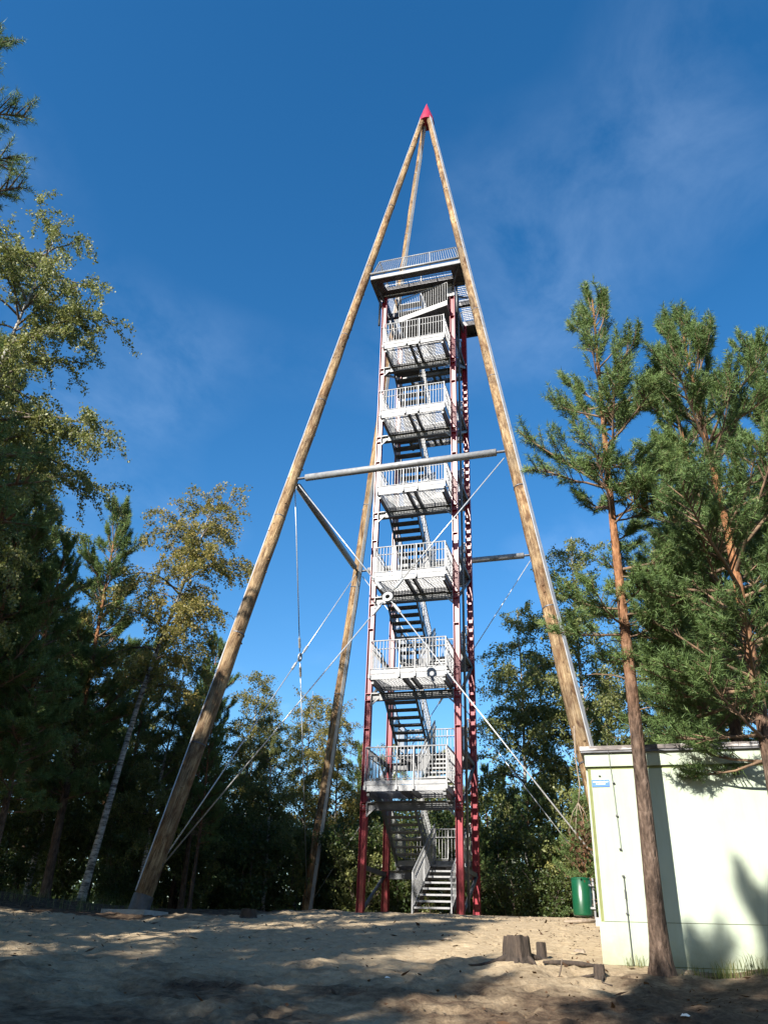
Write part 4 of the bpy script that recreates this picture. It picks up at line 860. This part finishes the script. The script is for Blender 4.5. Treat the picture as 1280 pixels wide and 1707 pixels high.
# ------------------------------------------------------------------ undergrowth behind the tower
sh_a = shrub('broad shrub', 3.2, 1.1, 61, 9000, 0.075); sh_b = shrub('young birch shrub', 4.6, 1.2, 67, 9000, 0.07, M_BIRCH, 5); sh_c = shrub('low shrub', 1.8, 0.9, 71, 6000, 0.06)
yp = pine('young pine', 4.2, 0.08, 1.25, 77, (0.05, 0), 1.0, 18, ln=0.09, wd=0.014, r0=0.045, dead=0)
k = 0; lr = random.Random(12)
for x, y, m, s in [(-12.9,31,sh_b,1.0),(-11.2,31.5,sh_a,1.1),(-9.8,30.6,sh_b,.95),(-8.4,31.4,sh_a,1.15),(-7.0,30.8,sh_b,.9),(-5.7,31.6,sh_a,1.1),(-4.6,30.2,sh_a,1.2),(-3.6,31.2,yp,1.0),(-3.0,29.6,sh_c,1.2),(-2.3,30.6,sh_b,1.05),(-1.5,29.4,yp,.9),(-0.8,31,sh_a,1.2),(0.3,29.6,sh_b,1.0),(1.4,28.6,sh_a,1.1),(-13.8,29.5,sh_a,1.1),(-15.4,29,sh_b,1.0),(-5.2,29.2,yp,.7),(-3.9,28.9,sh_c,1.0),(-17,27,sh_a,1.1),(-12,34,sh_b,1.3),(-6.5,34,sh_b,1.4),(-2.5,34,sh_b,1.4),(-9.5,34,sh_a,1.6),(0.5,33,sh_a,1.6),(-16.3,24.6,sh_a,.9),(-19,23,sh_a,1.0),(2.6,30.5,sh_b,1.2),(-20.5,27.5,sh_a,1.3),(-22.5,25.5,sh_b,1.1),(-24,30,sh_a,1.6),(-18.8,30.5,sh_b,1.2),(-21.8,21,sh_a,.9),(-20,34,sh_a,1.7),(-14.6,32.4,sh_a,1.35),(-16.9,34.6,sh_a,1.6),(-13,36.6,sh_a,1.6),(-10.8,35.6,sh_a,1.5),(-15.6,37.4,sh_b,1.5),(-12.2,39.5,sh_a,1.9),(-18.6,36,sh_a,1.7)]:
    ispine = m is yp
    where = 'left of the tower foot' if x < -7.7 else ('behind the tower foot' if x < -4.6 else 'right of the tower foot')
    lab = ('young bushy pine in the undergrowth ' if ispine else {id(sh_a): 'broad leafy shrub in the undergrowth ', id(sh_b): 'tall thin leaved shrub in the undergrowth ', id(sh_c): 'low leafy shrub in the undergrowth '}[id(m)]) + where
    plant('young_pine' if ispine else 'shrub', 'pine tree' if ispine else 'shrub', m, x, y, lab, 'undergrowth '+where, lr.uniform(0, 6.28), s, parts=('trunk', 'branches', 'crown') if ispine else ('stem', 'stems', 'foliage'))
# dead hanging branch with brown leaves by the hut corner
hb = thing('dead_branch', 'bare hanging branch with dry brown leaves above the green bin', 'branch', (-1.1, 18.2, 1.9))
mb = MB().tube([(-0.95,18.3,4.6),(-0.98,18.25,3.9),(-0.93,18.2,3.3),(-1.0,18.2,2.9)], [0.02,0.018,0.014,0.01], 6)
for e in ((-1.25,18.1,2.35),(-1.1,18.0,2.2),(-0.9,18.2,2.3),(-0.75,18.2,2.25)): mb.tube([(-1.0,18.2,2.95),((e[0]-1.0)/2,18.15,2.75),e], [0.011,0.008,0.004], 5)
put('stem', mb, M_OLDWOOD, hb, True)
g = np.random.default_rng(8); C = np.array([-0.98,18.15,2.05])+g.normal(0,1,(170,3))*np.array([.13,.12,.24]); V, F_ = leaves(C, 0.075, g, 0.9)
me = fast_mesh('leaves', V-np.array(ORG[hb]), F_, g.random(170)); me.materials.append(M_DRY); lo_ = link('leaves', me, None, hb); lo_['kind'] = 'stuff'
# ------------------------------------------------------------------ distant wood and ground cover (uncountable)
g = np.random.default_rng(91); nb = 1700
az = np.radians(g.uniform(-46, 24, nb)); dd = g.uniform(44, 62, nb); cxy = np.stack([np.sin(az)*dd, np.cos(az)*dd], 1); hh = 8.0*g.random(nb)**1.3*(0.75+0.35*vnoise(az*14, az*0+2))
base = ground_base(cxy[:,0], cxy[:,1]); cc = np.stack([cxy[:,0], cxy[:,1], base+hh+1.0], 1); k = g.integers(0, nb, 76000)
C = cc[k]+g.normal(0, 1, (76000, 3))*np.array([1.1, 1.1, 0.9]); V, F_ = leaves(C, 0.26, g, 0.2)
me = fast_mesh('distant_wood', V, F_, np.clip(g.normal(.35, .2, 76000), 0, 1)); me.materials.append(M_SHRUB)
dw = link('distant_wood', me); dw['kind'] = 'stuff'; tag(dw, 'distant dark wood closing the view behind the tower', 'wood')
# grass tufts by the hut wall and the left bank
def grass(spots, name, label):
    Vs = []
    for x, y, n, h, s in spots:
        bx_ = x+g.normal(0, s, n); by_ = y+g.normal(0, s, n); bz_ = ground_base(bx_, by_)-0.02; a_ = g.uniform(0, 6.283, n); L_ = h*g.uniform(.5, 1.15, n); sp = g.uniform(.15, .8, n)
        p0 = np.stack([bx_, by_, bz_], 1); dxy = np.stack([np.cos(a_), np.sin(a_), 0*a_], 1); sd = np.stack([-np.sin(a_), np.cos(a_), 0*a_], 1)*0.004
        p1 = p0+dxy*(L_*sp*0.35)[:,None]+np.array([0,0,1])*(L_*0.7)[:,None]; p2 = p0+dxy*(L_*sp)[:,None]+np.array([0,0,1])*(L_*(1-0.3*sp))[:,None]
        Vs.append(np.stack([p0-sd, p0+sd, p1+sd*0.7, p1-sd*0.7], 1).reshape(-1, 3)); Vs.append(np.stack([p1-sd*0.7, p1+sd*0.7, p2+sd*0.1, p2-sd*0.1], 1).reshape(-1, 3))
    V = np.concatenate(Vs); F_ = np.arange(len(V)).reshape(-1, 4); me = fast_mesh(name, V, F_, g.random(len(F_))); me.materials.append(M_GRASS)
    o = link(name, me); o['kind'] = 'stuff'; return tag(o, label, 'grass')
grass([(0.98,12.45,90,.28,.10),(1.28,12.4,60,.32,.08),(0.72,12.6,40,.16,.12),(-0.12,12.85,26,.2,.06),(1.5,12.1,50,.2,.12)], 'grass_tuft', 'thin grass tufts at the foot of the hut wall')
grass([(-14.5+2.2*math.sin(i*2.1), 19.5+1.8*math.cos(i*1.3), 30, .35, .3) for i in range(16)], 'bank_grass', 'dry grass on the shaded bank at the left')
# needles, cones and chips strewn over the ground
n = 13000; lx = g.uniform(-15, 3.2, n); ly = g.uniform(8.3, 23.5, n); keep = (g.random(n) < 0.28+0.72*np.clip((lx+2.5)/3, 0, 1)) & ~((lx > -0.6) & (ly > 12.9) & (ly < 15.7)); lx = lx[keep]; ly = ly[keep]; n = len(lx)
xi = np.clip(np.searchsorted(gx, lx)-1, 0, nx-2); yi = np.clip(np.searchsorted(gy, ly)-1, 0, ny-2); lz = GZ[yi, xi]+0.012
C = np.stack([lx, ly, lz], 1); a_ = g.uniform(0, 6.283, n); L_ = g.uniform(.010, .038, n)*np.where(g.random(n) < .05, 2.8, 1); u = np.stack([np.cos(a_), np.sin(a_), g.normal(0, .35, n)], 1)*L_[:,None]; v = np.stack([-np.sin(a_), np.cos(a_), g.normal(0, .5, n)], 1)*(L_*g.uniform(.12, .5, n))[:,None]; w = np.zeros_like(u); w[:,2] = 0.012
V = np.stack([C-u, C+v, C+u, C-v], 1).reshape(-1, 3); F_ = np.arange(4*n).reshape(-1, 4)
me = fast_mesh('ground_litter', V, F_, g.random(n)); me.materials.append(M_DRY); gl = link('ground_litter', me); gl['kind'] = 'stuff'; tag(gl, 'bark chips, cones and dry needles strewn over the ground', 'litter')

# ------------------------------------------------------------------ look-alikes in view: say which one, counted from the left of the picture
def image_x(o):
    p = o.location + Vector((0, 0, 1.0)); return 640 + FPX*p.dot(right)/max(p.dot(fwd), 0.1)
same = {}
for o in COL.objects:
    if o.parent is None and 'label' in o and o.get('group') != 'clearing edge behind the viewer': same.setdefault(o['label'], []).append(o)
ORD = ['leftmost', 'second from left', 'third from left', 'fourth from left', 'fifth from left', 'sixth from left', 'seventh from left', 'eighth from left', 'ninth from left', 'tenth from left', 'eleventh from left', 'twelfth from left', 'thirteenth from left', 'fourteenth from left', 'fifteenth from left', 'sixteenth from left', 'seventeenth from left', 'eighteenth from left', 'nineteenth from left', 'twentieth from left', 'twenty-first from left', 'twenty-second from left']
for lab, os_ in same.items():
    if len(os_) > 1:
        for k, o in enumerate(sorted(os_, key=image_x)): o['label'] = lab + ', ' + ORD[min(k, 21)]
